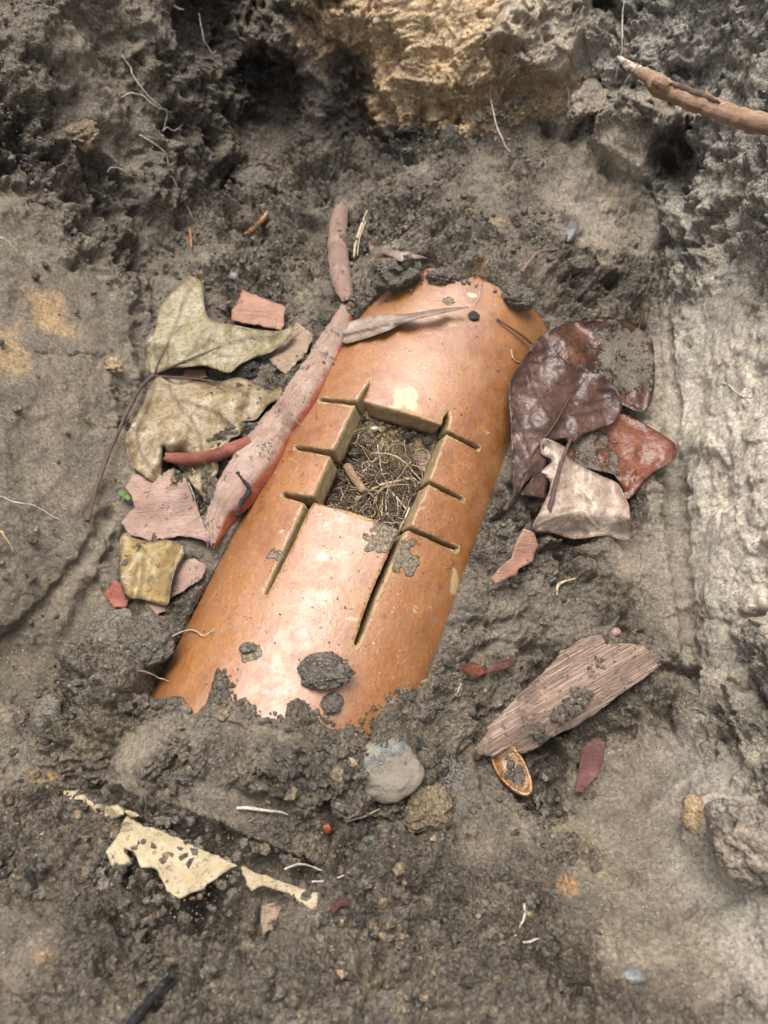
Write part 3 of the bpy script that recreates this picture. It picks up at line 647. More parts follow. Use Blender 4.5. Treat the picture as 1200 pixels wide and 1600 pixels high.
inb = (g1[:, 0] > -80) & (g1[:, 0] < 100) & (g1[:, 1] > -135) & (g1[:, 1] < 75); gp = np.concatenate([g1[~inb], g2_])
dcut = sdist(gp[:, 0], gp[:, 1], [tuple(p) for p in cut]); gp = gp[dcut > 1.0]
sidept = lambda a, b, n: [a+(b-a)*k/n for k in range(n)]
c4 = [np.array(p) for p in [(-SM, A0), (SM, A0), (SM, A1), (-SM, A1)]]; outer = []
for i in range(4): outer += sidept(c4[i], c4[(i+1) % 4], 120 if i % 2 else 60)
nb, nc = len(outer), len(cut)
pts = [Vector(p) for p in outer]+[Vector(p) for p in cut]+[Vector(p) for p in gp]
v, e, f, *_ = delaunay_2d_cdt(pts, [(nb+i, nb+(i+1) % nc) for i in range(nc)]+[(i, (i+1) % nb) for i in range(nb)], [], 0, 1e-7)
v = np.array([tuple(p) for p in v]); f = [tuple(q) for q in f if len(q) == 3]
cen = v[np.array(f)].mean(1); keep = ~inpoly(cen[:, 0], cen[:, 1], [tuple(p) for p in cut]); f = [q for q, k in zip(f, keep) if k]
dc = np.abs(sdist(v[:, 0], v[:, 1], [tuple(p) for p in cut]))
s_, a_1 = v[:, 0]/1000/PR, v[:, 1]/1000
q3 = np.stack([v[:, 0]/1000, a_1, np.zeros(len(v))], 1); rr = PR+(fbm(q3, .05, 3, 4)-.5)*.0022+(fbm(q3, .012, 2, 9)-.5)*.0006
Vo = pipe_pt(s_, a_1, rr); rows = 5; n0 = len(Vo)
nr = vnorm(Vo, f)
if nr[:, 2].sum() < 0: f = [tuple(reversed(q)) for q in f]
Vi = pipe_pt(s_, a_1, rr-PT); VV = [Vo, Vi]
edges = {}
for q in f:
    for i in range(3): edges[(q[i], q[(i+1) % 3])] = 1
bd = [(a, b) for a, b in edges if (b, a) not in edges]
FF = [q for q in f]+[tuple(i+n0 for i in reversed(q)) for q in f]; FM = [0]*len(f)+[1]*len(f)
bv = sorted({i for e_ in bd for i in e_}); pos = {}; base = 2*n0; lev = []
for k in range(1, rows):
    fr = k/rows; P = pipe_pt(s_[bv], a_1[bv], rr[bv]-PT*fr)+(np.random.RandomState(k).rand(len(bv), 3)-.5)*.0004
    for j, i in enumerate(bv): pos[(i, k)] = base+j
    base += len(bv); lev.append(P)
for i in bv: pos[(i, 0)] = i; pos[(i, rows)] = i+n0
for a, b in bd:
    for k in range(rows): FF += [(pos[(b, k)], pos[(a, k)], pos[(a, k+1)]), (pos[(b, k)], pos[(a, k+1)], pos[(b, k+1)])]; FM += [1, 1]
VA = np.concatenate(VV+lev)
# worn, chipped edge: bare clay shows near the cut
chip = np.zeros(len(VA)); chip[:n0] = sst(2.6, .0, dc+3.4*(fbm(q3, .010, 3, 3)-.42)*2)
ends = [(-1, 499, 625), (-1, 461, 700), (-1, 441, 773), (1, 748, 701), (1, 724, 781), (1, 715, 859), (1, 702, 645), (1, 577, 596)]
for _, ex, ey in ends:
    t1, a1 = cyl_sa([ex], [ey]); dd = np.hypot(v[:, 0]-t1[0]*PR*1000, v[:, 1]-a1[0]*1000); chip[:n0] = np.maximum(chip[:n0], sst(5.5, 1.5, dd+1.6*(q3[:, 0]*0+fbm(q3, .004, 2, 8))))
chip[n0:] = 1
def pipe_mats():
    n = N('glazed_clay'); ob = n.tc.outputs['Object']
    v1 = n.noise(17, 5, .6); v2 = n.noise(75, 5, .65, w=3); v3 = n.noise(330, 4, .7, w=5)
    c = n.mix(n.ss(v1, .36, .64), (.30, .105, .017), (.41, .175, .040)); c = n.mix(n.ss(v2, .42, .72), c, (.44, .20, .055)); c = n.mix(n.ss(v2, .42, .25), c, (.21, .070, .020))
    # streaks running along the pipe
    st = n.noise(60, 4, .7, stretch=(1, .12, 1), w=6); c = n.mix(n.ss(st, .52, .74, 0, .45), c, (.42, .25, .15))
    c = n.mix(n.ss(v3, .34, .66, .0, .30), c, (.17, .08, .038))
    # dull film of silt and scuffs
    film = n.ss(n.noise(38, 6, .72, w=9), .46, .66, 0, .42); c = n.mix(film, c, (.36, .205, .115))
    sp = n.noise(520, 3, .6, w=11); c = n.mix(n.math('MULTIPLY', n.ss(sp, .645, .68), n.ss(v2, .40, .56)), c, (.12, .09, .065)); sp2 = n.noise(430, 3, .6, w=13); c = n.mix(n.math('MULTIPLY', n.ss(sp2, .66, .70), n.ss(v1, .42, .6)), c, (.60, .52, .40))
    smear = n.noise(95, 5, .8, w=15, dist=1.2); mm = n.ss(n.math('ADD', n.math('MULTIPLY', smear, .75), n.math('MULTIPLY', n.noise(420, 4, .75, w=16), .25)), .625, .66); c = n.mix(mm, c, (.25, .20, .14))
    ch = n.ss(n.math('ADD', n.attr('chip'), n.math('MULTIPLY', n.math('SUBTRACT', n.noise(500, 3, .6), .5), .8)), .46, .56)
    c = n.mix(ch, c, (.44, .30, .15))
    def blobm(px, py, rmm, el=1., ang=0.):
        t1, a1 = cyl_sa([px], [py]); p = pipe_pt(t1, a1)[0]-PO
        mp = n.t.nodes.new('ShaderNodeVectorMath'); mp.operation = 'SUBTRACT'; n.t.links.new(ob, mp.inputs[0]); mp.inputs[1].default_value = tuple(p)
        nv = n.t.nodes.new('ShaderNodeTexNoise'); nv.inputs['Scale'].default_value = 110; nv.inputs['Detail'].default_value = 4; n.t.links.new(ob, nv.inputs['Vector'])
        sv = n.t.nodes.new('ShaderNodeVectorMath'); sv.operation = 'MULTIPLY_ADD'; n.t.links.new(nv.outputs['Color'], sv.inputs[0]); k = rmm*.0030; sv.inputs[1].default_value = (k, k, k)
        ad = n.t.nodes.new('ShaderNodeVectorMath'); ad.operation = 'SUBTRACT'; n.t.links.new(mp.outputs[0], ad.inputs[0]); ad.inputs[1].default_value = (k/2, k/2, k/2); n.t.links.new(ad.outputs[0], sv.inputs[2])
        m2 = n.t.nodes.new('ShaderNodeMapping'); m2.inputs['Rotation'].default_value = (0, 0, ang); m2.inputs['Scale'].default_value = (1, el, 1); n.t.links.new(sv.outputs[0], m2.inputs[0])
        ln = n.t.nodes.new('ShaderNodeVectorMath'); ln.operation = 'LENGTH'; n.t.links.new(m2.outputs[0], ln.inputs[0]); return n.ss(ln.outputs['Value'], rmm*.00102, rmm*.00084)
    bm_ = 0
    for px, py, rr_, el in [(633, 618, 8.5, 1.), (641, 634, 5, 1.), (622, 632, 4, 1.), (708, 505, 3.2, 1), (640, 612, 7, 1)]:
        c = n.mix(blobm(px, py, rr_, el), c, (.50, .355, .155))
    mort = 0
    for px, py, rr_, el in [(600, 838, 10, 1.1), (588, 848, 8, 1.), (636, 866, 10.5, 1.), (618, 830, 5, 1.), (430, 868, 5.5, 1.3), (640, 880, 7, 1.), (395, 1020, 5, 1.), (700, 470, 4, 1)]:
        b_m = blobm(px, py, rr_, el); c = n.mix(b_m, c, n.mix(n.ss(n.noise(500, 4, .8), .38, .62), (.11, .095, .07), (.36, .32, .24))); mort = n.math('MAXIMUM', mort, b_m)
    c = n.mix(blobm(738, 460, 4, 1.), c, (.55, .49, .40)); c = n.mix(blobm(739, 494, 4.2, 1.), c, (.05, .05, .055)); c = n.mix(blobm(505, 868, 3.4, 1.), c, (.40, .31, .23))
    c = n.mix(blobm(710, 910, 5, .3), c, (.60, .45, .28))
    b = n.bump(n.noise(60, 4, .6, w=1), .0012, .6); b = n.bump(n.noise(300, 5, .8, w=2), .0010, .9, b); b = n.bump(n.math('MULTIPLY', n.math('MAXIMUM', mort, mm), n.noise(700, 3, .8)), .0012, 1, b); b = n.bump(n.math('ADD', n.math('ADD', mort, mm), ch), .0007, 1, b); b = n.bump(n.ss(sp, .66, .70), .0005, .8, b)
    r = n.ss(n.noise(120, 5, .7, w=4), .35, .7, .27, .50); r = n.math('MAXIMUM', r, n.math('MULTIPLY', n.math('MAXIMUM', n.math('MAXIMUM', ch, mort), mm), .75))
    sk = n.noise(160, 2, .6, stretch=(.06, 1, 1), w=25); c = n.mix(n.math('MULTIPLY', n.ss(sk, .66, .70), n.ss(v2, .5, .6)), c, (.50, .38, .25)); sc_ = n.noise(210, 3, .75, stretch=(1, .05, 1), w=21); c = n.mix(n.ss(sc_, .60, .68, 0, .45), c, (.20, .10, .05)); b = n.bump(sc_, .0004, .7, b)
    n.fin(n.mix(1, c, (.86, .76, .66), 'MULTIPLY'), r, b, .6, Coat_IOR=1.72, Coat_Weight=n.math('MULTIPLY', .95, n.math('SUBTRACT', 1., n.math('MAXIMUM', mm, n.math('MAXIMUM', ch, mort)))), Coat_Roughness=n.ss(n.noise(70, 6, .8, w=8), .35, .68, .33, .60), Coat_Normal=n.bump(n.noise(330, 4, .7, w=2), .00034, 1, n.bump(n.noise(60, 4, .6, w=1), .0006, .6)))
    n = N('sawn_clay'); v = n.noise(240, 5, .7); g = n.noise(90, 4, .6, stretch=(1, 1, 9))
    c = n.mix(n.ss(v, .35, .65), (.24, .165, .085), (.36, .26, .14)); c = n.mix(n.ss(g, .4, .65, 0, .6), c, (.20, .13, .065)); c = n.mix(n.ss(n.noise(700, 2), .62, .7), c, (.12, .085, .05))
    n.fin(c, .7, n.bump(g, .0011, .9, n.bump(v, .0006)), .3)
pipe_mats()
lo = np.linspace(SM/1000/PR, 2*np.pi-SM/1000/PR, 26); la = np.linspace(A0/1000, A1/1000, 12); T_, L_ = np.meshgrid(lo, la)
pipe = thing('clay_pipe', 'orange brown glazed clay pipe with a square opening and saw slots cut in its crown', 'pipe', tuple(PO+np.array([0, 0, -PR])))
mk('pipe_wall', VA, np.array(FF), None, pipe, attrs={'chip': chip}, origin=tuple(PO), mats=['glazed_clay', 'sawn_clay'], fm=FM)
Vl = pipe_pt(T_.ravel(), L_.ravel()); Vl2 = pipe_pt(T_.ravel(), L_.ravel(), np.full(T_.size, PR-PT)); nl = len(lo); Fl = []
for i in range(len(la)-1):
    for j in range(nl-1):
        a = i*nl+j; q = (a, a+1, a+nl+1, a+nl); Fl.append(q); m = T_.size; Fl.append(tuple(k+m for k in reversed(q)))
mk('pipe_underside', np.concatenate([Vl, Vl2]), Fl, 'sawn_clay', pipe, origin=tuple(PO))

# silt bed and roots inside the pipe
bx = np.linspace(-.068, .068, 60); by = np.linspace(-.20, .20, 170); BX, BY = np.meshgrid(bx, by); q3 = np.stack([BX.ravel(), BY.ravel(), BX.ravel()*0], 1)
bz = -.036-PR+(PR)+(fbm(q3, .03, 3, 2)-.5)*.012+dome(worley(q3, .008, 5)[0])*.002-.010*(BX.ravel()/.06)**2*0+.010*sst(.015, .045, BY.ravel())+.004*sst(-.02, .02, BX.ravel()*1.)
bz = bz-.012*sst(.04, .075, abs(BX.ravel()))
bed_P = PO+PB*BX.ravel()[:, None]+PA*BY.ravel()[:, None]; bed_P[:, 2] = bz
i2 = np.arange(len(by)*len(bx)).reshape(len(by), len(bx)); bq = np.stack([i2[:-1, :-1], i2[1:, :-1], i2[1:, 1:], i2[:-1, 1:]], -1).reshape(-1, 4)
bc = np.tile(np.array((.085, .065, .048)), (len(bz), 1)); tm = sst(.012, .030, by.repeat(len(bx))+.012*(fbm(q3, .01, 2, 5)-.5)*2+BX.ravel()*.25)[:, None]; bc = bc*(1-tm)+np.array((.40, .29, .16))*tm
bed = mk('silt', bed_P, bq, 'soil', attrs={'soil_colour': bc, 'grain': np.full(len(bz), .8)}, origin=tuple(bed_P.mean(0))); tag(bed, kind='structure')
bedf = lambda x, y: np.interp((x-PO[0])*PA[0]+(y-PO[1])*PA[1], by, bz.reshape(len(by), len(bx))[:, 30])
def on_bed(px, py, lift=0.): 
    P = plane(px, py, -.034); 
    for _ in range(3): zz = bedf(P[:, 0], P[:, 1])+lift; d = ray(px, py); P = CP+d*((zz-CP[2])/d[:, 2])[:, None]
    return P
def fine_roots(name, count, seed, mats, rad, zr, lenr):
    r = np.random.RandomState(seed); VS = []; FS = []; fm = []; nv = 0
    for i in range(count):
        a0 = r.uniform(-.052, .030); b0 = r.uniform(-.042, .05)
        if a0 > .018 and r.rand() < .7: continue
        ln = r.uniform(*lenr); h = r.uniform(0, 2*np.pi); n = 8; p = [np.array([b0, a0])]; k = r.normal(0, .5)
        for _ in range(n): h += k*.6+r.normal(0, .28); p.append(p[-1]+np.array([math.cos(h), math.sin(h)])*ln/n)
        p = np.array(p); z = r.uniform(*zr)+.0025*np.sin(np.linspace(0, r.uniform(1, 5), n+1)+r.uniform(0, 6))
        C = PO+PB*p[:, :1]+PA*p[:, 1:]; C[:, 2] = bedf(C[:, 0], C[:, 1])+z+.001
        V, F, _ = tube_geo(C, r.uniform(*rad)*np.linspace(1, .5, n+1), 4); VS.append(V); F = [tuple(q) for q in tri_uni(F)+nv]; FS += F; fm += [r.randint(len(mats))]*len(F); nv += len(V)
    return mk(name, np.concatenate(VS), np.array(FS), None, mats=mats, fm=fm)
tag(fine_roots('fine_roots', 1900, 5, ['root_brown', 'root_dark', 'root_brown', 'root_tan', 'root_dark'], (.00020, .00045), (0, .006), (.012, .035)), 'tangled mat of fine brown rootlets seen through the square opening', 'roots', kind='stuff')
def inpipe(name, pts, rad, mat, label, lift=.006, cat='root'):
    q = smoothline(pts, 6); C = on_bed(q[:, 0], q[:, 1], lift); C[:, 2] += np.random.RandomState(len(label)).normal(0, .0002, len(C))
    V, F, uv = tube_geo(C, np.linspace(rad[0], rad[1], len(q)), 7, .15, 1); return tag(mk(name, V, F, mat, uv=uv), label, cat)
for pts, rd, m, lb in [
    ([(556, 782), (590, 760), (612, 754), (645, 747)], (.0011, .0008), 'root_tan', 'thick straw coloured root lying across the root mat in the opening'),
    ([(645, 747), (655, 755), (666, 762)], (.0008, .0005), 'root_tan', 'short pale root end running to the right rim of the opening'),
    ([(590, 695), (596, 735), (606, 755), (603, 780), (606, 805), (625, 820)], (.0005, .0003), 'root_pale', 'thin cream root hanging down the middle of the opening'),
    ([(607, 765), (622, 780), (634, 795), (643, 808)], (.0008, .0005), 'root_pale', 'whitish straight root slanting to the lower right in the opening'),
    ([(580, 708), (610, 710), (632, 722), (648, 740), (660, 752)], (.0006, .0004), 'root_tan', 'thin tan root arching across the upper part of the opening'),
    ([(565, 740), (578, 726), (588, 716)], (.0005, .0004), 'root_pale', 'short pale rootlet beside the brown twig piece in the opening'),
    ([(640, 793), (632, 812), (624, 826)], (.0009, .0006), 'root_pale', 'stubby pale root at the lower right corner of the opening'),
    ([(563, 798), (572, 787), (580, 776)], (.0007, .0004), 'root_pale', 'small whitish root near the lower rim of the opening'),
    ([(598, 768), (597, 790), (596, 808)], (.0006, .0004), 'root_tan', 'tan root pointing straight at the lower rim of the opening'),
    ([(620, 775), (622, 800), (618, 815)], (.0005, .0003), 'root_tan', 'thin tan root just left of the stubby pale root in the opening')]:
    inpipe('rootlet', pts, rd, m, lb)
q = smoothline([(541, 727), (552, 745), (569, 769)], 6); C = on_bed(q[:, 0], q[:, 1], .009); V, F, uv = tube_geo(C, np.array([.0022, .0030, .0033, .0033, .0033, .0032, .0032, .0032, .0031, .003, .003, .0028, .0022]), 9, .12, 4)
tag(mk('twig_piece', V, F, 'twig_wood', uv=uv), 'short smooth brown twig piece lying inside the opening by its left wall', 'twig')
def flat_in_pipe(name, out, mat, label, cat, z, th=.0008, seed=1, tilt=0):
    o = ragged(smoothline(out, 4, True), .7, seed); V2, F = fillpoly(o, 4, seed); P = plane(V2[:, 0], V2[:, 1], z)
    P[:, 2] += tilt*(V2[:, 0]-V2[:, 0].min())*.0004; V3, G = thicken(P, F, th); return tag(mk(name, V3, tri_uni(G), mat, uv=np.tile(V2/200, (2, 1))), label, cat)
flat_in_pipe('bark_flake', [(650, 718), (660, 705), (678, 697), (700, 700), (690, 730), (672, 746), (662, 735), (652, 728)], 'rose_bark', 'pink bark flake tucked under the right rim of the square opening', 'bark', -.026)
# crumbs of mortar in the far corner of the opening
r = np.random.RandomState(9); cnt = 0
named = [(586, 670, 5, 'white_crumb', 'white crumb of mortar in the far corner of the opening'), (597, 671, 6, 'tan_clay', 'rounded tan crumb beside the white crumb in the opening'), (637, 682, 7, 'dark_mud', 'black clod against the far wall of the opening'), (667, 690, 7, 'dark_mud', 'black clod in the far right corner of the opening'), (554, 708, 9, 'dark_mud', 'dark muddy clod against the left wall of the opening'), (566, 655, 5, 'dark_mud', 'small grey clod in the far left corner of the opening'), (559, 793, 6, 'mid_clay', 'tan pebble at the lower rim of the opening')]
for i, (px, py, rr_, m, lb) in enumerate(named):
    P = on_bed([px], [py], .004)[0]; V, F = rock_geo(P, (rr_*.0005, rr_*.00045, rr_*.0004), 20+i, 3, .3, .2); tag(mk('crumb' if rr_ < 7 else 'mud_clod', V, F, m), lb, 'clod')
VS, FS, fm, nv = [], [], [], 0
for i in range(150):
    px, py = r.uniform(555, 650), r.uniform(650, 700)
    if r.rand() < .2: px, py = r.uniform(515, 545), r.uniform(730, 790)
    P = on_bed([px], [py], .003)[0]; s = r.uniform(.0006, .0019); V, F = rock_geo(P, (s, s*.9, s*.8), i, 1, .4, 0); VS.append(V); FS.append(F+nv); nv += len(V); fm += [r.choice([0, 0, 1, 2, 2, 3])]*len(F)
tag(mk('mortar_crumbs', np.concatenate(VS), np.concatenate(FS), None, mats=['tan_clay', 'dry_soil', 'mid_clay', 'dark_mud'], fm=fm, smooth=False), 'loose tan mortar crumbs at the far end of the opening', 'crumbs', kind='stuff')

# ------------------------------------------------------------------ leaves and bark on the left
o3, s3 = (100, 400), 2.667
lf = thing('dead_leaf', 'large mottled olive dead lobed leaf with a long stalk lying left of the pipe', 'leaf', tuple(on([237], [585])[0]))
LE = .010
def bend_up(x, y): return .010*np.exp(-((x-300)/90)**2-((y-520)/60)**2)+.007*sst(60, 0, np.hypot(x-305, y-440))+.006*sst(380, 440, x)-.006*sst(70, 0, np.hypot(x-237, y-585))
sheet('leaf_blade', [(545, 85), (575, 115), (583, 180), (597, 250), (640, 272), (700, 285), (800, 305), (900, 312), (948, 288), (952, 320), (925, 350), (885, 385), (840, 410), (790, 425), (730, 455), (690, 487), (640, 475), (580, 455), (520, 462), (450, 468), (400, 485), (372, 492), (345, 460), (335, 380), (352, 340), (380, 300), (393, 230), (430, 170), (480, 120), (520, 90)], 'olive_leaf', lf, lift=LE, bend=bend_up, rag=.9, off=o3, sc=s3, seed=1, crumple=.0035, step=3.5, veins=[[(375, 490), (405, 420), (455, 320), (500, 200), (530, 120)], [(375, 490), (500, 440), (720, 350), (880, 335)], [(405, 420), (370, 380)], [(500, 440), (600, 300)], [(600, 400), (700, 420)], [(440, 340), (520, 280)]])
def bend_lo(x, y): return -.004+.012*np.exp(-((x-250)/45)**2-((y-680)/50)**2)+.006*np.exp(-((x-350)/60)**2-((y-640)/40)**2)-.004*sst(30, 0, np.hypot(x-240, y-760))+.003*np.sin(x*.09+y*.05)
sheet('leaf_blade', [(385, 505), (440, 502), (520, 515), (620, 530), (720, 507), (800, 530), (860, 560), (905, 540), (902, 590), (850, 620), (800, 680), (745, 692), (732, 740), (690, 770), (650, 840), (640, 900), (590, 1010), (540, 960), (480, 890), (445, 850), (412, 790), (410, 870), (405, 965), (350, 930), (290, 880), (265, 820), (258, 760), (290, 680), (330, 620), (350, 560)], 'tan_olive_leaf', lf, lift=LE, bend=bend_lo, rag=1.1, off=o3, sc=s3, seed=2, crumple=.005, step=3.5, veins=[[(390, 505), (500, 510), (650, 530), (760, 580)], [(400, 520), (470, 600), (560, 740), (575, 790), (580, 950)], [(380, 530), (340, 640), (300, 760), (370, 900)], [(470, 600), (620, 640), (700, 700)]])
pz = lambda p: [(a/s3+o3[0], b/s3+o3[1]) for a, b in p]
tube('petiole', pz([(380, 496), (345, 520), (300, 580), (250, 680), (215, 760), (180, 840), (130, 980), (97, 1105)]), [.0022, .0014, .0014, .0013, .0014, .0016, .0019], 'petiole_skin', lift=.006, parent=lf, k=9)
tube('vein', pz([(378, 492), (405, 420), (455, 322)]), [.0008, .0003], 'petiole_skin', parent=lf, lifts=[.0085, .021, .018], above=False)
tube('vein', pz([(378, 494), (500, 440), (600, 400), (720, 350)]), [.0009, .0003], 'petiole_skin', parent=lf, lifts=[.0085, .018, .019, .0125], above=False)
tube('vein', pz([(380, 500), (430, 505), (500, 508), (580, 516), (650, 530)]), [.0012, .0008], 'petiole_skin', parent=lf, lifts=[.008, .011, .012, .012, .011], above=False)
sheet('bark_flake', [(740, 140), (830, 175), (925, 210), (915, 260), (910, 310), (820, 290), (700, 268), (698, 230), (735, 170)], 'salmon_bark', off=o3, sc=s3, lift=.012, th=.0012, rag=.8, seed=5, bend=lambda x, y: .005*np.exp(-((y-480)/16)**2), crumple=.0006).name
tag(bpy.context.scene.collection.objects[-1], 'small rectangular salmon bark flake above the olive leaf', 'bark')
def last(): return COL.objects[-1]
def T(o, label, cat, group=None): return tag(o, label, cat, group)
T(sheet('bark_flake', [(965, 275), (1040, 325), (1010, 400), (920, 495), (850, 430), (905, 355), (940, 320)], 'tan_bark', off=o3, sc=s3, lift=.008, th=.001, seed=6, crumple=.001), 'dull tan bark flake half hidden behind the long curled bark strip', 'bark')
bk = thing('bark_strip', 'long curled pink bark strip with a red rolled side branch leaning on the pipe', 'bark', tuple(on([420], [700])[0]))
strip('curled_bark', [(542, 466), (529, 495), (510, 530), (494, 560), (476, 588), (451, 625), (424, 662), (396, 700), (370, 737), (348, 775), (332, 812), (327, 853)], [14, 36, 50, 56, 58, 62, 68, 78, 72, 60, 40, 14], 'pink_bark', bk, span=[90, 95, 100, 105, 110, 115, 120, 125, 125, 120, 110, 90], bias=-26, lifts=[.010, .016, .018, .018, .018, .019, .020, .021, .020, .018, .012, .008], th=.0013, seed=4, nq=24, n=14)
strip('rolled_branch', [(254, 709), (290, 712), (330, 706), (365, 694), (392, 684)], [16, 20, 21, 24, 26], 'red_bark', bk, span=300, lifts=[.014, .018, .020, .022, .022], th=.001, seed=8, nq=24, n=10)
T(strip('bark_roll', [(534, 314), (528, 345), (527, 380), (531, 420), (539, 452), (541, 468)], [20, 30, 33, 34, 25, 12], 'rose_bark', span=[120, 150, 150, 150, 140, 110], lift=.0185, th=.0012, seed=12, nq=20, n=10), 'narrow pinkish bark roll standing above the end of the long curled strip', 'bark')
T(sheet('bark_flake', [(290, 905), (360, 925), (460, 880), (520, 960), (570, 1090), (620, 1210), (560, 1175), (470, 1165), (360, 1187), (280, 1162), (240, 1112), (265, 1075), (292, 1050), (285, 1000), (255, 965)], 'rose_bark', off=o3, sc=s3, lift=.007, th=.001, seed=14, crumple=.0022, bend=lambda x, y: .005*np.exp(-((y-835)/12)**2)+.003*np.exp(-((x-270)/20)**2)), 'broad dusty pink bark flake below the olive leaf', 'bark')
T(sheet('dead_leaf', [(245, 1155), (350, 1187), (430, 1180), (495, 1208), (500, 1250), (468, 1300), (445, 1370), (432, 1452), (380, 1445), (320, 1430), (260, 1425), (240, 1380), (228, 1320), (230, 1250)], 'yellow_leaf', off=o3, sc=s3, lift=.009, seed=15, th=.0006, crumple=.0015, rag=.5, bend=lambda x, y: .007*np.exp(-((x-(280-(y-840)*.12))/14)**2)-.003*np.exp(-((x-225-(y-840)*-.1)/9)**2), veins=[[(350, 1187), (345, 1300), (322, 1430)], [(348, 1250), (430, 1210)], [(345, 1330), (430, 1300)], [(348, 1260), (270, 1220)]]), 'shiny yellow brown piece of leaf with a pale midrib under the pink flake', 'leaf')
T(sheet('bark_flake', [(592, 1293), (577, 1340), (510, 1385), (435, 1430), (430, 1370), (445, 1310), (480, 1268), (550, 1262)], 'rose_bark', off=o3, sc=s3, lift=.006, th=.0009, seed=16, crumple=.002), 'muddy pink bark flake between the yellow leaf and the pipe', 'bark')
T(sheet('bark_flake', [(165, 1412), (210, 1350), (240, 1370), (275, 1430), (252, 1465), (205, 1460)], 'red_bark', off=o3, sc=s3, lift=.005, seed=17, crumple=.0022), 'crumpled red bark scrap sticking out left of the yellow leaf', 'bark')
T(sheet('bark_flake', [(330, 1420), (435, 1440), (420, 1480), (385, 1494), (345, 1450)], 'rose_bark', off=o3, sc=s3, lift=.0035, seed=18), 'small pink bark tip sticking out below the yellow leaf', 'bark')
T(sheet('bark_flake', [(500, 470), (590, 470), (595, 505), (560, 510), (500, 500)], 'salmon_bark', off=o3, sc=s3, lift=.004, seed=19), 'small salmon bark chip in the gap between the two halves of the olive leaf', 'bark')
sp = thing('sprout', 'tiny bright green sprout beside the dusty pink bark flake', 'plant', tuple(on([194], [773])[0]))
for c in ((191, 771), (199, 777)): sheet('sprout_leaf', [(c[0]-5, c[1]-3), (c[0], c[1]-5), (c[0]+5, c[1]-2), (c[0]+5, c[1]+3), (c[0], c[1]+5), (c[0]-4, c[1]+2)], 'green_sprout', sp, lift=.005, rag=.1, step=2, seed=3, crumple=.0003)
tw = T(tube('dark_twig', pz([(722, 900), (745, 935), (772, 965), (760, 1000), (735, 1030), (722, 1085)]), [.0011, .0016, .0012], 'black_twig', lifts=[.021, .014, .014], wob=.4, seed=4, above=True), 'crooked black muddy twig against the lower side of the curled bark strip', 'twig')

# ------------------------------------------------------------------ leaves on the right
o5, s5 = (740, 440), 3.2
T(sheet('dead_leaf', [(345, 262), (400, 235), (480, 200), (560, 192), (680, 188), (770, 192), (850, 250), (895, 300), (905, 400), (905, 520), (880, 620), (830, 650), (750, 620), (640, 580), (500, 560), (400, 560), (300, 520), (210, 470), (280, 340)], 'wet_brown_leaf', off=o5, sc=s5, lift=.010, seed=31, crumple=.0035, th=.0006, rag=.5, bend=lambda x, y: .007*np.exp(-((x-1015)/20)**2)+.003*np.sin((x-800)/18.)*np.exp(-((y-500)/22)**2), veins=[[(300, 330), (450, 430), (620, 430), (860, 300)], [(560, 430), (700, 210)], [(620, 430), (880, 560)], [(450, 430), (560, 520)]], mud=lambda x, y: sst(75, 20, np.hypot(x-975, (y-560)*.8))), 'wide wet brown leaf smeared with grey mud, uppermost of the leaves right of the pipe', 'leaf')
T(sheet('dead_leaf', [(745, 660), (840, 705), (920, 750), (1012, 815), (1000, 890), (900, 950), (820, 1040), (765, 1088), (730, 1010), (690, 960), (600, 940), (490, 900), (480, 830), (560, 760), (700, 690)], 'rust_leaf', off=o5, sc=s5, lift=.007, seed=32, crumple=.0025, th=.0006, rag=1., bend=lambda x, y: .007*sst(1000, 1050, x), mud=lambda x, y: sst(75, 40, np.hypot(x-920, (y-720)*1.1))*1.5), 'rusty red leaf with a pointed corner, dark with mud on its inner half', 'leaf')
lb = thing('dead_leaf', 'purple brown glossy leaf with its stalk pointing down onto the pipe edge', 'leaf', tuple(on([850], [680])[0]))
sheet('leaf_blade', [(183, 500), (215, 440), (270, 395), (330, 405), (360, 380), (430, 375), (480, 410), (600, 450), (700, 520), (745, 620), (700, 700), (640, 730), (560, 760), (500, 805), (440, 790), (390, 830), (350, 960), (300, 975), (240, 1020), (203, 1075), (196, 950), (190, 800), (178, 600)], 'purple_brown_leaf', lb, off=o5, sc=s5, lift=.017, seed=33, crumple=.004, th=.0006, rag=.6, step=3.5, bend=lambda x, y: -.005*np.exp(-(((x-800-(895-y)*.35)*.9)/14)**2)+.004*np.exp(-((x-965)/18)**2), veins=[[(205, 1070), (280, 880), (400, 720), (490, 560), (560, 480)], [(280, 880), (195, 640)], [(400, 720), (300, 560), (270, 450)], [(420, 690), (640, 640), (700, 600)], [(350, 800), (480, 770)], [(470, 600), (600, 600), (720, 560)], [(240, 970), (320, 900)]])
sheet('leaf_blade', [(235, 1062), (280, 1000), (330, 955), (372, 975), (362, 1050), (350, 1082), (280, 1068)], 'purple_brown_leaf', lb, off=o5, sc=s5, lift=.014, seed=34, crumple=.003)
p5 = lambda p: [(a/s5+o5[0], b/s5+o5[1]) for a, b in p]
tube('petiole', p5([(250, 1000), (215, 1060), (185, 1095), (155, 1142)]), [.0010, .0012, .0018], 'petiole_skin', lifts=[.018, .013, .010], parent=lb)
tube('vein', p5([(225, 1045), (280, 880), (400, 720), (490, 560)]), [.0010, .0004], 'petiole_skin', lifts=[.0145, .0155, .0165, .019], parent=lb, above=False)
ld = thing('dead_leaf', 'crumpled pale brown leaf with raised veins, lowest of the leaves right of the pipe', 'leaf', tuple(on([910], [770])[0]))
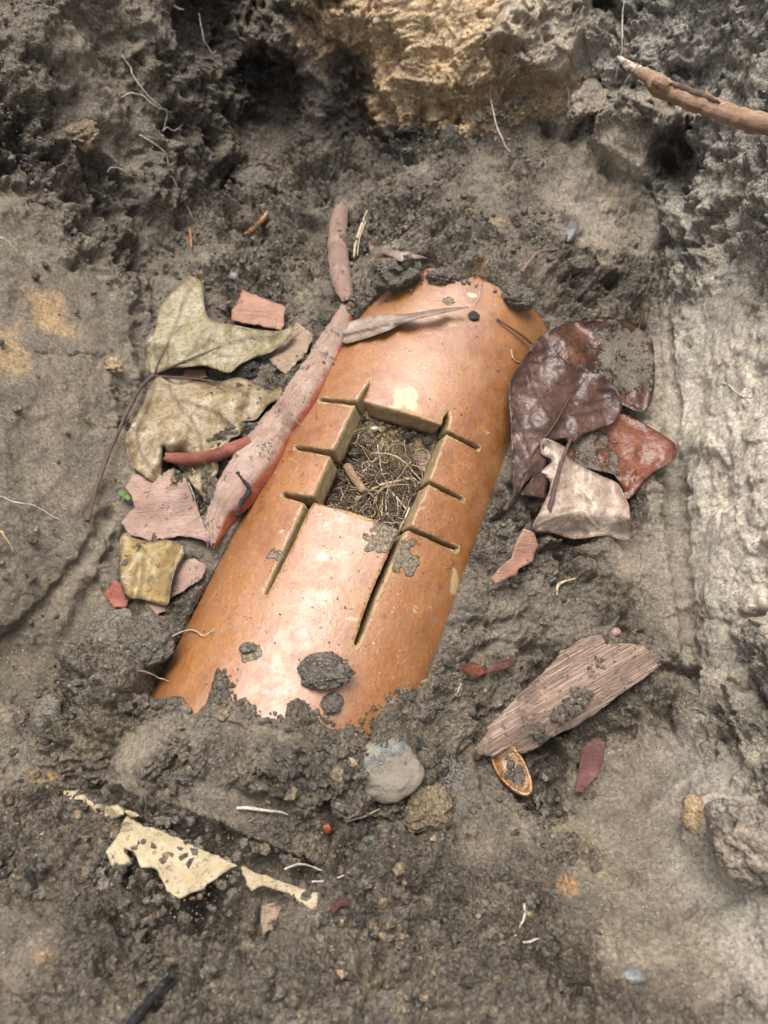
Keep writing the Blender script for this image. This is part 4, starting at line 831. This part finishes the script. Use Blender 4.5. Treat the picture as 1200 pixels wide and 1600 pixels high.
sheet('leaf_blade', [(345, 788), (400, 798), (460, 830), (480, 880), (560, 930), (640, 970), (720, 1010), (760, 1080), (782, 1150), (777, 1290), (650, 1270), (500, 1287), (400, 1260), (300, 1240), (330, 1150), (365, 1080), (382, 1000), (340, 950), (385, 900), (340, 860)], 'pale_brown_leaf', ld, off=o5, sc=s5, lift=.016, seed=36, crumple=.0038, th=.0006, rag=1., step=3.5, bend=lambda x, y: .005*np.exp(-((y-(800+(x-835)*.05))/14)**2)-.007*sst(815, 840, y)+.003*np.sin(x*.11), veins=[[(540, 930), (545, 1050), (540, 1200), (520, 1280)], [(545, 1140), (400, 1180), (310, 1220)], [(545, 1140), (620, 1230), (760, 1285)], [(500, 975), (545, 1050), (640, 1150)], [(420, 1130), (540, 1120)]], vw=2.2)
tube('petiole', p5([(484, 790), (455, 860), (425, 950), (398, 1060), (375, 1165)]), [.0012, .0015, .0019], 'petiole_skin', lifts=[.020, .021, .024, .024, .021], parent=ld, k=8, above=False, wob=.25)
T(sheet('bark_flake', [(250, 1237), (300, 1250), (322, 1320), (290, 1400), (222, 1440), (215, 1470), (180, 1475), (110, 1512), (90, 1482), (130, 1430), (190, 1380), (220, 1290)], 'salmon_bark', off=o5, sc=s5, lift=.015, seed=37, crumple=.0015, rag=.8), 'curved salmon pink bark scrap at the right edge of the pipe', 'bark')
T(tube('leaf_stalk', p5([(115, 185), (160, 215), (200, 240), (250, 275), (290, 310)]), [.0007, .0010], 'petiole_skin', lifts=[.002, .004, .006]), 'thin dark red leaf stalk lying on the far right of the pipe', 'stalk')
T(tube('rootlet', p5([(190, 340), (195, 380), (215, 400), (240, 405)]), [.0005, .0004], 'straw', lift=.001), 'tiny curved straw fibre on the pipe beside the brown leaves', 'root')
T(tube('grass_blade', p5([(860, 100), (840, 180), (815, 260), (770, 310)]), [.0004, .0008], 'petiole_skin', lift=.008), 'grey dead grass blade on top of the wide brown leaf', 'grass')
T(tube('root_stub', p5([(415, 1570), (420, 1520), (450, 1500), (510, 1485)]), [.0012, .0006], 'root_tan', lift=.002), 'bent tan root stub below the pale crumpled leaf', 'root')
T(rock('stone', 857, 900, (9, 14, 6), 'green_stone', sink=.2, seed=8, sub=3, rot=.5), 'dark greenish stone chip beside the curved salmon bark scrap', 'stone')

# ------------------------------------------------------------------ leaf and bits at the head of the pipe
o1, s1 = (480, 300), 2.857
T(sheet('dead_leaf', [(160, 600), (250, 560), (350, 543), (450, 543), (560, 525), (640, 516), (722, 514), (640, 532), (560, 550), (480, 570), (400, 602), (300, 640), (230, 662), (158, 672)], 'grey_tan_leaf', off=o1, sc=s1, lift=.006, seed=41, rag=.3, n=5, crumple=.0008, step=3, bend=lambda x, y: .004*np.exp(-((y-(507-(x-600)*.2))/6)**2), veins=[[(160, 640), (350, 590), (520, 545), (720, 515)]], vw=1.5), 'long narrow grey brown leaf lying across the head of the pipe', 'leaf')
T(sheet('dead_leaf', [(310, 258), (370, 258), (450, 270), (535, 295), (480, 300), (420, 310), (370, 290)], 'grey_tan_leaf', off=o1, sc=s1, lift=.008, seed=42, rag=.3, step=3), 'small pale grey narrow leaf half buried above the pipe', 'leaf')
T(sheet('bark_chip', [(275, 210), (300, 250), (340, 285), (342, 305), (290, 290), (280, 260)], 'rust_leaf', off=o1, sc=s1, lift=.007, seed=43, step=3, rag=1), 'torn orange brown scrap left of the small pale leaf', 'bark')
T(tube('grass_blade', [(574, 328), (566, 350), (556, 380), (553, 403)], [.0003, .0016, .0016, .0006], 'straw', lift=.007, wob=.3), 'flattened straw blade right of the narrow bark roll', 'grass')
T(tube('grass_blade', [(572, 345), (562, 372), (558, 400)], [.0004, .0005], 'root_pale', lift=.008), 'thin pale straw leaning beside the flattened straw blade', 'grass')
T(tube('dark_twig', [(572, 322), (566, 334), (558, 348)], [.0014, .0012], 'black_twig', lift=.007), 'short black twig tip at the top of the straw blades', 'twig')
T(strip('needle_leaf', [(420, 326), (406, 345), (392, 357), (379, 367)], [5, 12, 11, 4], 'ochre_shell', span=150, lift=.009, th=.0006, seed=44, nq=10, n=6), 'narrow curled orange brown leaf sliver among the clods upper left of the pipe', 'leaf')
T(tube('needle_leaf', [(296, 358), (298, 372), (299, 388)], [.0012, .0016, .0008], 'brown_needle', lift=.004), 'short rusty needle under the end of the long white root', 'leaf')
T(rock('stone', 888, 368, (13, 24, 6), 'slate_chip', sink=.1, seed=3, sub=3, rot=-.45, angular=.9, fine=.02), 'flat grey slate chip standing in the soil upper right of the pipe', 'stone')
T(tube('root_stub', [(815, 425), (830, 405), (845, 392), (872, 390)], [.0014, .0007], 'rose_bark', lift=.009), 'curved reddish root under the slate chip', 'root')

# ------------------------------------------------------------------ lower right: ribbed bark slab and small scraps
o7, s7 = (680, 940), 3.
sb_out = [(190, 690), (250, 602), (246, 590), (350, 480), (470, 370), (590, 240), (700, 170), (780, 155), (802, 200), (880, 195), (980, 205), (1002, 240), (1035, 260), (1047, 310), (960, 370), (850, 450), (760, 520), (650, 590), (540, 640), (490, 680), (420, 712), (345, 690), (270, 730), (210, 715)]
T(sheet('bark_slab', sb_out, 'ribbed_bark', off=o7, sc=s7, lift=.011, th=.0020, seed=51, crumple=.0008, rag=.8, step=4, uvrot=math.atan2(-135, 230), bend=lambda x, y: .006*np.exp(-(((x-885)*.507+(y-1085)*.862)/26)**2)), 'large ribbed pale pink bark slab crusted with mud, right of the stone', 'bark')
pod = thing('seed_pod', 'shiny amber seed shell partly filled with mud at the lower end of the bark slab', 'seed pod', tuple(on([799], [1200])[0]))
c = on([799], [1202], mid_f, .009)[0]; V, F = ico(4); V = V.copy(); up = V[:, 2] > .30; V[:, 2] = np.where(up, .30-(V[:, 2]-.30)*.40, V[:, 2]); V[up, :2] *= .94
dr = np.array([.50, -.866, 0]); sdv = np.array([.866, .50, 0]); Vp = c+np.outer(V[:, 0]*.0185, dr)+np.outer(V[:, 1]*.0095*(1-.15*V[:, 0]), sdv)+np.outer(V[:, 2]*.009, [0, 0, 1]); Vp += np.outer(.0035*V[:, 0]**2, [0, 0, 1])
mk('shell', Vp, F, 'ochre_shell', pod, attrs={'vein': np.zeros(len(Vp)), 'mud': np.zeros(len(Vp))})
for k, (a, b, s) in enumerate([(.4, .1, .0044), (.7, -.1, .0036), (.1, -.25, .0030), (.15, .4, .0028), (-.4, .2, .002), (.62, .35, .0026), (-.15, .1, .0022)]): V, F = rock_geo(c+dr*.0185*a+sdv*.0095*b+np.array([0, 0, .0008]), (s, s, s*.6), 60+k, 3, .4, .25); mk('mud_fill', V, F, 'wet_mud', pod)
T(sheet('bark_flake', [(745, 638), (797, 660), (790, 730), (765, 810), (690, 892), (655, 892), (672, 790), (690, 690)], 'maroon_bark', off=o7, sc=s7, lift=.0065, seed=53, crumple=.003, rag=1), 'dark maroon bark flake right of the amber seed shell', 'bark')
T(sheet('leaf_scrap', [(120, 315), (170, 283), (230, 308), (245, 338), (180, 353)], 'rust_leaf', off=o7, sc=s7, lift=.008, seed=54, crumple=.001, step=3, rag=.3), 'small orange leaf tip between the pipe and the bark slab', 'leaf')
T(sheet('leaf_scrap', [(228, 338), (300, 270), (385, 275), (345, 308), (280, 330)], 'maroon_bark', off=o7, sc=s7, lift=.009, seed=55, crumple=.002, step=3, rag=.4), 'narrow dark red leaf scrap right of the small orange leaf tip', 'leaf')
T(rock('stone', 961, 990, (9, 8, 7), 'pink_stone', sink=.1, seed=5, sub=3, fine=0), 'small glossy pink pebble at the top edge of the bark slab', 'stone')
T(sheet('leaf_scrap', [(1088, 1248), (1105, 1238), (1118, 1243), (1108, 1250), (1092, 1256)], 'salmon_bark', lift=.003, seed=56, step=2.5, rag=.3), 'tiny pink bark sliver alone on the smooth soil at lower right', 'bark')

# ------------------------------------------------------------------ stones and clods
st = rock('stone', 596, 1205, (60, 48, 30), 'muddy_stone', sink=.32, seed=6, sub=5, lump=.20, fine=.09, rot=.12, angular=.5); T(st, 'large rounded blue grey stone half coated in mud below the pipe', 'stone')
T(rock('mud_clod', 664, 1262, (44, 34, 26), 'mid_clay', sink=.3, seed=7, sub=5, lump=.3, fine=.22), 'rough yellowish clod touching the lower right of the large stone', 'clod')
T(rock('stone', 583, 1320, (21, 12, 10), 'green_stone', sink=.3, seed=9, sub=3, lump=.2, fine=.08, angular=.7), 'small greenish grey stone below the large stone', 'stone')
T(rock('stone', 511, 1293, (7, 9, 6), 'red_chip', sink=.35, seed=10, sub=3, fine=.08, angular=.9), 'tiny bright red brick chip lower left of the large stone', 'stone')
T(rock('mud_clod', 530, 1212, (11, 18, 9), 'mid_clay', sink=.2, seed=11, sub=4), 'small upright tan clod at the left of the large stone', 'clod')
T(rock('mud_clod', 135, 226, (34, 26, 20), 'mid_clay', sink=.1, seed=12, sub=5, fine=.14, angular=.5), 'angular clod jutting from the upper left side of the hole', 'clod')
T(rock('mud_clod', 918, 172, (26, 50, 22), 'dry_soil', sink=.1, seed=13, sub=5, fine=.12, rot=-.5, angular=.6), 'long pale dry clod hanging below the broken stick', 'clod')
T(rock('mud_clod', 82, 1118, (30, 32, 20), 'grey_mud', sink=.25, seed=14, sub=5, fine=.08, angular=.9), 'grey sharp edged mud lump in the lower left corner of the hole', 'clod')
T(rock('mud_clod', 508, 1052, (38, 26, 14), 'wet_mud', sink=.15, seed=15, sub=5, fine=.26), 'crumbly mud clod stuck on the lower end of the pipe', 'clod')
T(rock('mud_clod', 388, 1013, (12, 9, 6), 'grey_mud', sink=.15, seed=16, sub=4), 'small smooth mud lump on the pipe left of the crumbly clod', 'clod')
T(rock('mud_clod', 621, 425, (36, 26, 18), 'wet_mud', sink=.42, seed=17, sub=5, fine=.2), 'clod overhanging the upper left edge of the exposed pipe', 'clod')
T(rock('mud_clod', 690, 436, (22, 14, 12), 'wet_mud', sink=.45, seed=18, sub=4, fine=.2), 'small clod on the upper edge of the exposed pipe', 'clod')
T(rock('mud_clod', 810, 466, (24, 17, 14), 'wet_mud', sink=.42, seed=19, sub=4, fine=.2), 'clod on the upper right edge of the exposed pipe', 'clod')
T(rock('mud_clod', 520, 1100, (16, 15, 8), 'wet_mud', sink=.2, seed=21, sub=4, fine=.26), 'small crumbly clod below the clod stuck on the pipe', 'clod')
T(rock('mud_clod', 180, 1000, (44, 38, 20), 'grey_mud', sink=.3, seed=22, sub=5, fine=.16), 'rounded muddy clod below the red bark scrap', 'clod')
T(rock('mud_clod', 233, 1002, (32, 36, 20), 'wet_mud', sink=.3, seed=23, sub=5, fine=.16), 'rounded muddy clod between its larger neighbour and the pipe', 'clod')
T(rock('mud_clod', 398, 290, (32, 24, 16), 'wet_mud', sink=.3, seed=24, sub=5, fine=.18), 'lumpy clod above the curled orange leaf sliver', 'clod')
T(rock('mud_clod', 905, 418, (18, 14, 11), 'wet_mud', sink=.3, seed=25, sub=4, fine=.2), 'small clod below the flat slate chip', 'clod')
T(rock('mud_clod', 388, 578, (26, 20, 14), 'dark_mud', sink=.3, seed=26, sub=4, fine=.2), 'dark wet clod between the olive leaf and the curled bark strip', 'clod')
T(rock('mud_clod', 180, 573, (14, 13, 9), 'tan_clay', sink=.3, seed=27, sub=4, fine=.2), 'small tan clay lump on the smooth left side of the hole', 'clod')
T(rock('mud_clod', 1083, 1285, (20, 34, 22), 'tan_clay', sink=.1, seed=28, sub=5, fine=.1), 'pale blurred clay lump on the lower right side of the hole', 'clod')
T(rock('mud_clod', 1185, 1320, (76, 52, 44), 'dry_soil', sink=.3, seed=29, sub=5, fine=.2), 'large pale dry clod at the lower right edge of the hole', 'clod')
T(rock('stone', 991, 1526, (20, 11, 8), 'slate_chip', sink=.45, seed=30, sub=3, fine=.04), 'blurred bluish stone in the soil near the bottom right', 'stone')
T(rock('stone', 740, 495, (9, 8, 4), 'dark_mud', sink=.2, seed=32, sub=3, fine=.1), 'small black lump on the head of the pipe at the tip of the narrow leaf', 'stone')
T(rock('stone', 365, 432, (9, 12, 7), 'slate_chip', sink=.4, seed=33, sub=3, fine=.04, angular=.8), 'bluish stone chip above the salmon bark flake', 'stone')

# pale clay slab showing in the near bank
o8, s8 = (0, 1180), 2.
sl_ = thing('clay_slab', 'long broken slab of pale cream clay showing in the bank at lower left', 'clay', tuple(on([280], [1340])[0]))
for k, (o, lf_) in enumerate([([(385, 205), (430, 215), (500, 240), (570, 268), (640, 300), (742, 345), (700, 368), (640, 410), (560, 450), (520, 420), (490, 350), (440, 350), (420, 300), (382, 290), (402, 335), (350, 345), (330, 300), (362, 260)], .0030), ([(755, 352), (850, 385), (930, 412), (992, 430), (985, 480), (960, 470), (905, 432), (820, 408), (785, 425), (768, 395)], .0028), ([(198, 112), (255, 108), (275, 128), (250, 138), (200, 136)], .004), ([(262, 120), (300, 150), (350, 165), (385, 185), (350, 200), (305, 182), (275, 150)], .0035), ([(388, 175), (415, 175), (438, 190), (410, 195)], .0035)]):
    sheet('slab_piece', o, 'pale_clay', sl_, off=o8, sc=s8, lift=.0024, th=.004, seed=61+k, rag=1.6, crumple=.0016, keep=False, fn=mid_f, step=3.1)
T(sheet('clay_patch', [(820, 470), (860, 460), (880, 475), (850, 540), (825, 560), (815, 530)], 'tan_bark', off=o8, sc=s8, lift=.002, th=.003, seed=70, rag=1.5), 'small tan clay patch below the right end of the pale slab', 'clay')

# ------------------------------------------------------------------ roots, sticks
R_ = [([(192, 88), (203, 105), (212, 125), (235, 152), (258, 172), (270, 175)], .0010, 'pale root hanging from the upper left side of the hole'),
      ([(190, 152), (207, 145), (225, 152), (245, 167), (262, 172), (258, 195), (255, 207)], .0008, 'forked pale root crossing the hanging root at upper left'),
      ([(252, 205), (262, 198), (272, 205), (284, 196)], .0007, 'frayed white root end at the foot of the forked root'),
      ([(218, 210), (240, 225), (258, 240), (264, 262), (275, 288), (290, 318), (302, 342)], .0012, 'longest white root, running down the upper left side of the hole'),
      ([(168, 270), (175, 262), (190, 265), (210, 277)], .0007, 'short thin root left of the longest white root'),
      ([(311, 20), (315, 45), (320, 65), (332, 83), (338, 78)], .0007, 'thin white root dangling in the dark hollow at top left'),
      ([(268, 5), (275, 12), (288, 15)], .0016, 'stubby pale root end at the top edge above the dark hollow'),
      ([(768, 125), (766, 145), (770, 170), (778, 200), (790, 228), (798, 237)], .0009, 'thin pale root hanging over the black patch under the tan clay'),
      ([(873, 85), (876, 115), (886, 135), (890, 150), (885, 172)], .0008, 'fine root hanging in front of the pale dry soil at top right'),
      ([(975, 0), (972, 40), (972, 75), (965, 105), (962, 125)], .0008, 'fine root crossing the end of the broken stick'),
      ([(0, 776), (25, 785), (55, 790), (78, 805), (99, 815)], .0010, 'pale root on the left side level with the pink flake'),
      ([(268, 995), (290, 985), (307, 986), (315, 993), (330, 988), (336, 982)], .0007, 'curly pale rootlet lying on the left edge of the pipe'),
      ([(209, 1049), (230, 1050), (248, 1060), (262, 1064)], .0009, 'short pale root touching the lower left edge of the pipe'),
      ([(443, 1358), (470, 1350), (490, 1355), (506, 1362)], .0008, 'thin pale root right of the cream slab'),
      ([(486, 1378), (510, 1377), (535, 1368), (556, 1356)], .0009, 'pale root curving just below the thin root by the cream slab'),
      ([(370, 1262), (400, 1264), (430, 1268), (450, 1272)], .0014, 'silvery flat root lying along the bank above the cream slab'),
      ([(540, 1282), (565, 1276), (595, 1264)], .0010, 'grey rootlet slanting below the large stone'),
      ([(819, 1412), (820, 1430), (812, 1450), (800, 1470)], .0009, 'cream rootlet in the loose soil near the bottom centre'),
      ([(815, 1472), (832, 1470), (845, 1465), (852, 1472)], .0008, 'small cream rootlet below its longer neighbour near the bottom centre'),
      ([(62, 1305), (80, 1298), (104, 1290)], .0008, 'short straight straw in the soil at the lower left'),
      ([(1122, 602), (1135, 600), (1150, 612), (1168, 622), (1195, 618)], .0011, 'cream root lying on the bright right side of the hole'),
      ([(1085, 332), (1110, 335), (1140, 336)], .0020, 'grey root stub on the right side below the broken stick'),
      ([(1068, 412), (1085, 404), (1118, 408)], .0026, 'thick grey root stub under the lower right hollow'),
      ([(392, 915), (394, 905), (396, 895)], .0004, 'tiny fibre on the pipe'),
      ([(295, 755), (302, 775), (308, 790), (312, 808)], .0008, 'pale rootlet bridging the olive leaf and the long bark strip'),
      ([(750, 448), (748, 465), (742, 480), (736, 492)], .0004, 'white thread on the head of the pipe'),
      ([(1130, 250), (1150, 262), (1175, 275)], .0015, 'pale straw on the upper right side of the hole'),
      ([(0, 370), (15, 380), (28, 392)], .0009, 'short pale root at the left edge of the picture'),
      ([(0, 830), (10, 842), (22, 862)], .0012, 'brown root at the left edge below the pale root'),
      ([(870, 925), (874, 912), (895, 905)], .0010, 'short straw standing in the clods below the right hand leaves'),
      ([(715, 1085), (722, 1065), (735, 1045)], .0006, 'thin straw between the pipe end and the orange leaf tip')]
for i, (p, rd, lb_) in enumerate(R_):
    if 'tiny fibre' in lb_: continue
    m = 'root_pale' if i not in (19, 26, 28, 29, 30) else 'root_tan'
    if 'stub on the right' in lb_ or 'thick grey' in lb_: m = 'petiole_skin'
    T(tube('root', p, [rd*.55, rd*.85, rd*.6, rd*.5, rd*.22], m, fn=mid_f, lift=.0034 if rd > .0005 else .0008, jit=1.6, seed=i, k=6, wob=.25, n=5), lb_, 'root')
stx = thing('broken_stick', 'broken stick with a frayed pale end poking in at the upper right', 'stick', (.28, .2, .15))
def free_tube(name, pts, rad, mat, parent, k=12, wob=.12, seed=1, n=8):
    q = smoothline(pts, n); C = np.concatenate([plane(a, b, z) for a, b, z in q]); R = np.interp(np.linspace(0, 1, len(q)), np.linspace(0, 1, len(rad)), rad)
    C = C+(np.random.RandomState(seed).rand(*C.shape)-.5)*.0006
    V, F, uv = tube_geo(C, R, k, wob, seed); return mk(name, V, F, mat, parent, uv=uv)
free_tube('stick_wood', [(975, 98, .11), (1010, 118, .112), (1040, 140, .115), (1080, 155, .12), (1130, 175, .125), (1180, 190, .13), (1260, 205, .135)], [.0022, .0042, .0068, .0058, .0062, .0060, .0060, .006], 'twig_wood', stx, seed=3)
free_tube('torn_tip', [(966, 88, .109), (978, 100, .110), (1000, 112, .112)], [.0008, .0028, .0032], 'white_crumb', stx, k=7, wob=.3)
free_tube('knot', [(1022, 128, .118), (1034, 132, .1215), (1044, 142, .118)], [.002, .0045, .002], 'twig_wood', stx, k=10, wob=.2)
free_tube('bark_sliver', [(1040, 128, .121), (1080, 142, .1255), (1125, 160, .131)], [.0006, .0022, .0008], 'petiole_skin', stx, k=6, wob=.3)
T(tube('dark_twig', [(270, 1522), (250, 1545), (225, 1575), (200, 1606)], [.0016, .0024, .0024], 'black_twig', lift=.006, fn=mid_f), 'straight black twig at the bottom edge of the picture', 'twig')
T(tube('dark_twig', [(44, 1360), (50, 1375), (54, 1385)], [.0018, .0016], 'black_twig', lift=.004, fn=mid_f), 'short black twig at the far lower left', 'twig')
T(tube('dark_twig', [(520, 1425), (530, 1412), (545, 1410)], [.0016, .0024], 'maroon_bark', lift=.004, fn=mid_f), 'dark red bark curl right of the cream slab end', 'twig')

# ------------------------------------------------------------------ foam by the stone, loose crumbs
r = np.random.RandomState(77); V1, F1_ = ico(1); VS, FS, nv = [], [], 0
fpoly = [(662, 1168), (672, 1200), (690, 1185), (720, 1192), (738, 1205), (720, 1222), (735, 1250), (722, 1268), (708, 1262), (700, 1235), (680, 1215), (660, 1210), (655, 1185)]
c_ = r.uniform([650, 1165], [742, 1270], (3000, 2)); ok = sdist(c_[:, 0], c_[:, 1], fpoly) < 3*r.randn(len(c_)); c_ = c_[ok]
PF = on(c_[:, 0], c_[:, 1], mid_f, .001); PF[:, 2] = np.maximum(PF[:, 2], top_f(PF[:, 0], PF[:, 1]))
for p in PF:
    s = r.uniform(.0002, .0005); VS.append(V1*s+p+np.array([0, 0, s*.5])); FS.append(F1_+nv); nv += len(V1)
tag(mk('foam_bubbles', np.concatenate(VS), np.concatenate(FS), 'foam'), 'patch of tiny whitish foam bubbles right of the large stone', 'foam', kind='stuff')
def crumbs(name, count, seed, region, srange, mats, mat_p, label, surf=None, mask=None, pw=2.2):
    r = np.random.RandomState(seed); x = r.uniform(region[0], region[2], count); y = r.uniform(region[1], region[3], count)
    if mask is not None: k = mask(x, y, r); x, y = x[k], y[k]
    z = (surf or top_f)(x, y); V0, F0 = ico(1); VS = []; FS = []; fm = []
    s = srange[0]+(srange[1]-srange[0])*r.rand(len(x))**pw; rot = r.uniform(0, 6.28, len(x)); ch = r.choice(len(mats), len(x), p=mat_p); nv = len(V0)
    ca, sa = np.cos(rot), np.sin(rot); sc = s[:, None]*r.uniform(.65, 1.25, (len(x), 3)); J = V0[None]*(1+r.uniform(-.38, .38, (len(x), nv, 1)))*sc[:, None]
    JX = J[..., 0]*ca[:, None]-J[..., 1]*sa[:, None]; JY = J[..., 0]*sa[:, None]+J[..., 1]*ca[:, None]
    V = np.stack([JX+x[:, None], JY+y[:, None], J[..., 2]+(z+s*.05)[:, None]], -1).reshape(-1, 3); F = (F0[None]+(np.arange(len(x))*nv)[:, None, None]).reshape(-1, 3)
    return tag(mk(name, V, F, None, mats=mats, fm=np.repeat(ch, len(F0)), origin=(0, 0, -.06), smooth=False), label, 'soil', kind='stuff')
_rg = interp_grid(gx, gy, rough.reshape(ny, nx))
def flatmask(x, y, r):
    sd = sdist(x, y, VIS); h = .002; g = np.hypot((cg(x+h, y)-cg(x-h, y))/2/h, (cg(x, y+h)-cg(x, y-h))/2/h)
    rgh = _rg(x, y); n = fbm(np.stack([x, y, x*0], 1), .035, 3, 5); a, b = pipe_ab(x, y)
    return ((sd > .001) | ((abs(b) > PR*1.0))) & (g < 1.2) & (r.rand(len(x)) < .10+.95*sst(.42, .62, n)+.5*sst(-.14, -.20, y)) & (r.rand(len(x)) > .93*sst(.10, .15, x)) & (r.rand(len(x)) < .06+sst(.25, .7, rgh))
crumbs('soil_crumbs', 66000, 1, (-.38, -.31, .28, .43), (.0004, .0036), ['wet_mud', 'grey_mud', 'mid_clay', 'dark_mud', 'tan_clay'], [.68, .18, .09, .03, .02], 'loose wet soil crumbs scattered over the floor of the hole', mask=flatmask, pw=4.5)
def spill(poly, seed, count, label, srange=(.0004, .0014), lift=0., name='mud_crumbs', surf=None, mats=('wet_mud', 'grey_mud'), p=(.7, .3), pw=2.5):
    r = np.random.RandomState(seed); P = np.array(poly); c = r.uniform(P.min(0)-3, P.max(0)+3, (count, 2)); k = sdist(c[:, 0], c[:, 1], poly) < r.randn(count)*2; c = c[k]
    W = on(c[:, 0], c[:, 1], surf or smooth_f, lift); V0, F0 = ico(1); VS = []; FS = []; fm = []; nv = 0
    for w_ in W:
        s = srange[0]+(srange[1]-srange[0])*r.rand()**pw; VS.append(V0*(1+r.uniform(-.25, .25, (len(V0), 1)))*s+w_); FS.append(F0+nv); nv += len(V0); fm += [r.choice(len(mats), p=p)]*len(F0)
    return tag(mk(name, np.concatenate(VS), np.concatenate(FS), None, mats=list(mats), fm=fm, smooth=False), label, 'soil', kind='stuff')
SLB = .0165
spill([(858, 1120), (880, 1095), (905, 1072), (926, 1085), (918, 1100), (890, 1125), (868, 1130)], 1, 420, 'patch of dark mud crumbs on the middle of the ribbed bark slab', (.0006, .0026), SLB)
spill([(905, 1030), (960, 1030), (975, 1055), (950, 1065), (920, 1050)], 2, 45, 'scattered mud grains on the upper half of the ribbed bark slab', (.0004, .0018), SLB)
spill([(830, 1130), (860, 1130), (862, 1150), (840, 1165), (825, 1150)], 3, 60, 'mud grains near the lower edge of the ribbed bark slab', (.0004, .0020), SLB-.002)
spill([(330, 1095), (350, 1040), (370, 1080), (400, 1108), (440, 1118), (470, 1085), (500, 1105), (530, 1130), (560, 1125), (600, 1085), (660, 1065), (640, 1110), (580, 1165), (500, 1150), (400, 1130)], 4, 900, 'crumbly fringe of soil along the lower end of the exposed pipe', (.0005, .0024), .0008, surf=top_f)
spill([(575, 480), (600, 450), (650, 432), (690, 415), (742, 432), (780, 450), (830, 480), (820, 495), (780, 465), (740, 447), (690, 440), (650, 455), (610, 470)], 5, 420, 'crumbly fringe of soil along the head of the exposed pipe', (.0005, .0022), .0008, surf=top_f)
spill([(300, 1000), (420, 700), (600, 470), (820, 520), (790, 860), (660, 1060), (400, 1100)], 6, 420, 'tiny grains of mud scattered over the glazed surface of the pipe', (.0002, .0008), .0001, name='mud_grit', surf=lambda x, y: pipe_top(x, y), pw=3)
spill([(455, 625), (520, 545), (530, 560), (470, 640)], 21, 45, 'dark mud grains on the upper part of the curled bark strip', (.0004, .0016), .021)
spill([(395, 690), (450, 650), (455, 665), (400, 720)], 22, 40, 'dark mud grains on the middle of the curled bark strip', (.0003, .0013), .023)
spill([(500, 500), (545, 470), (540, 490), (505, 530)], 23, 18, 'mud grains on the upper tip of the curled bark strip', (.0003, .0013), .018)
spill([(170, 1300), (210, 1290), (260, 1320), (350, 1350), (440, 1400), (495, 1420), (480, 1440), (380, 1400), (280, 1405), (250, 1370)], 31, 200, 'soil crumbs spilled over the lower edge of the cream slab', (.0003, .0015), .0010, surf=full)
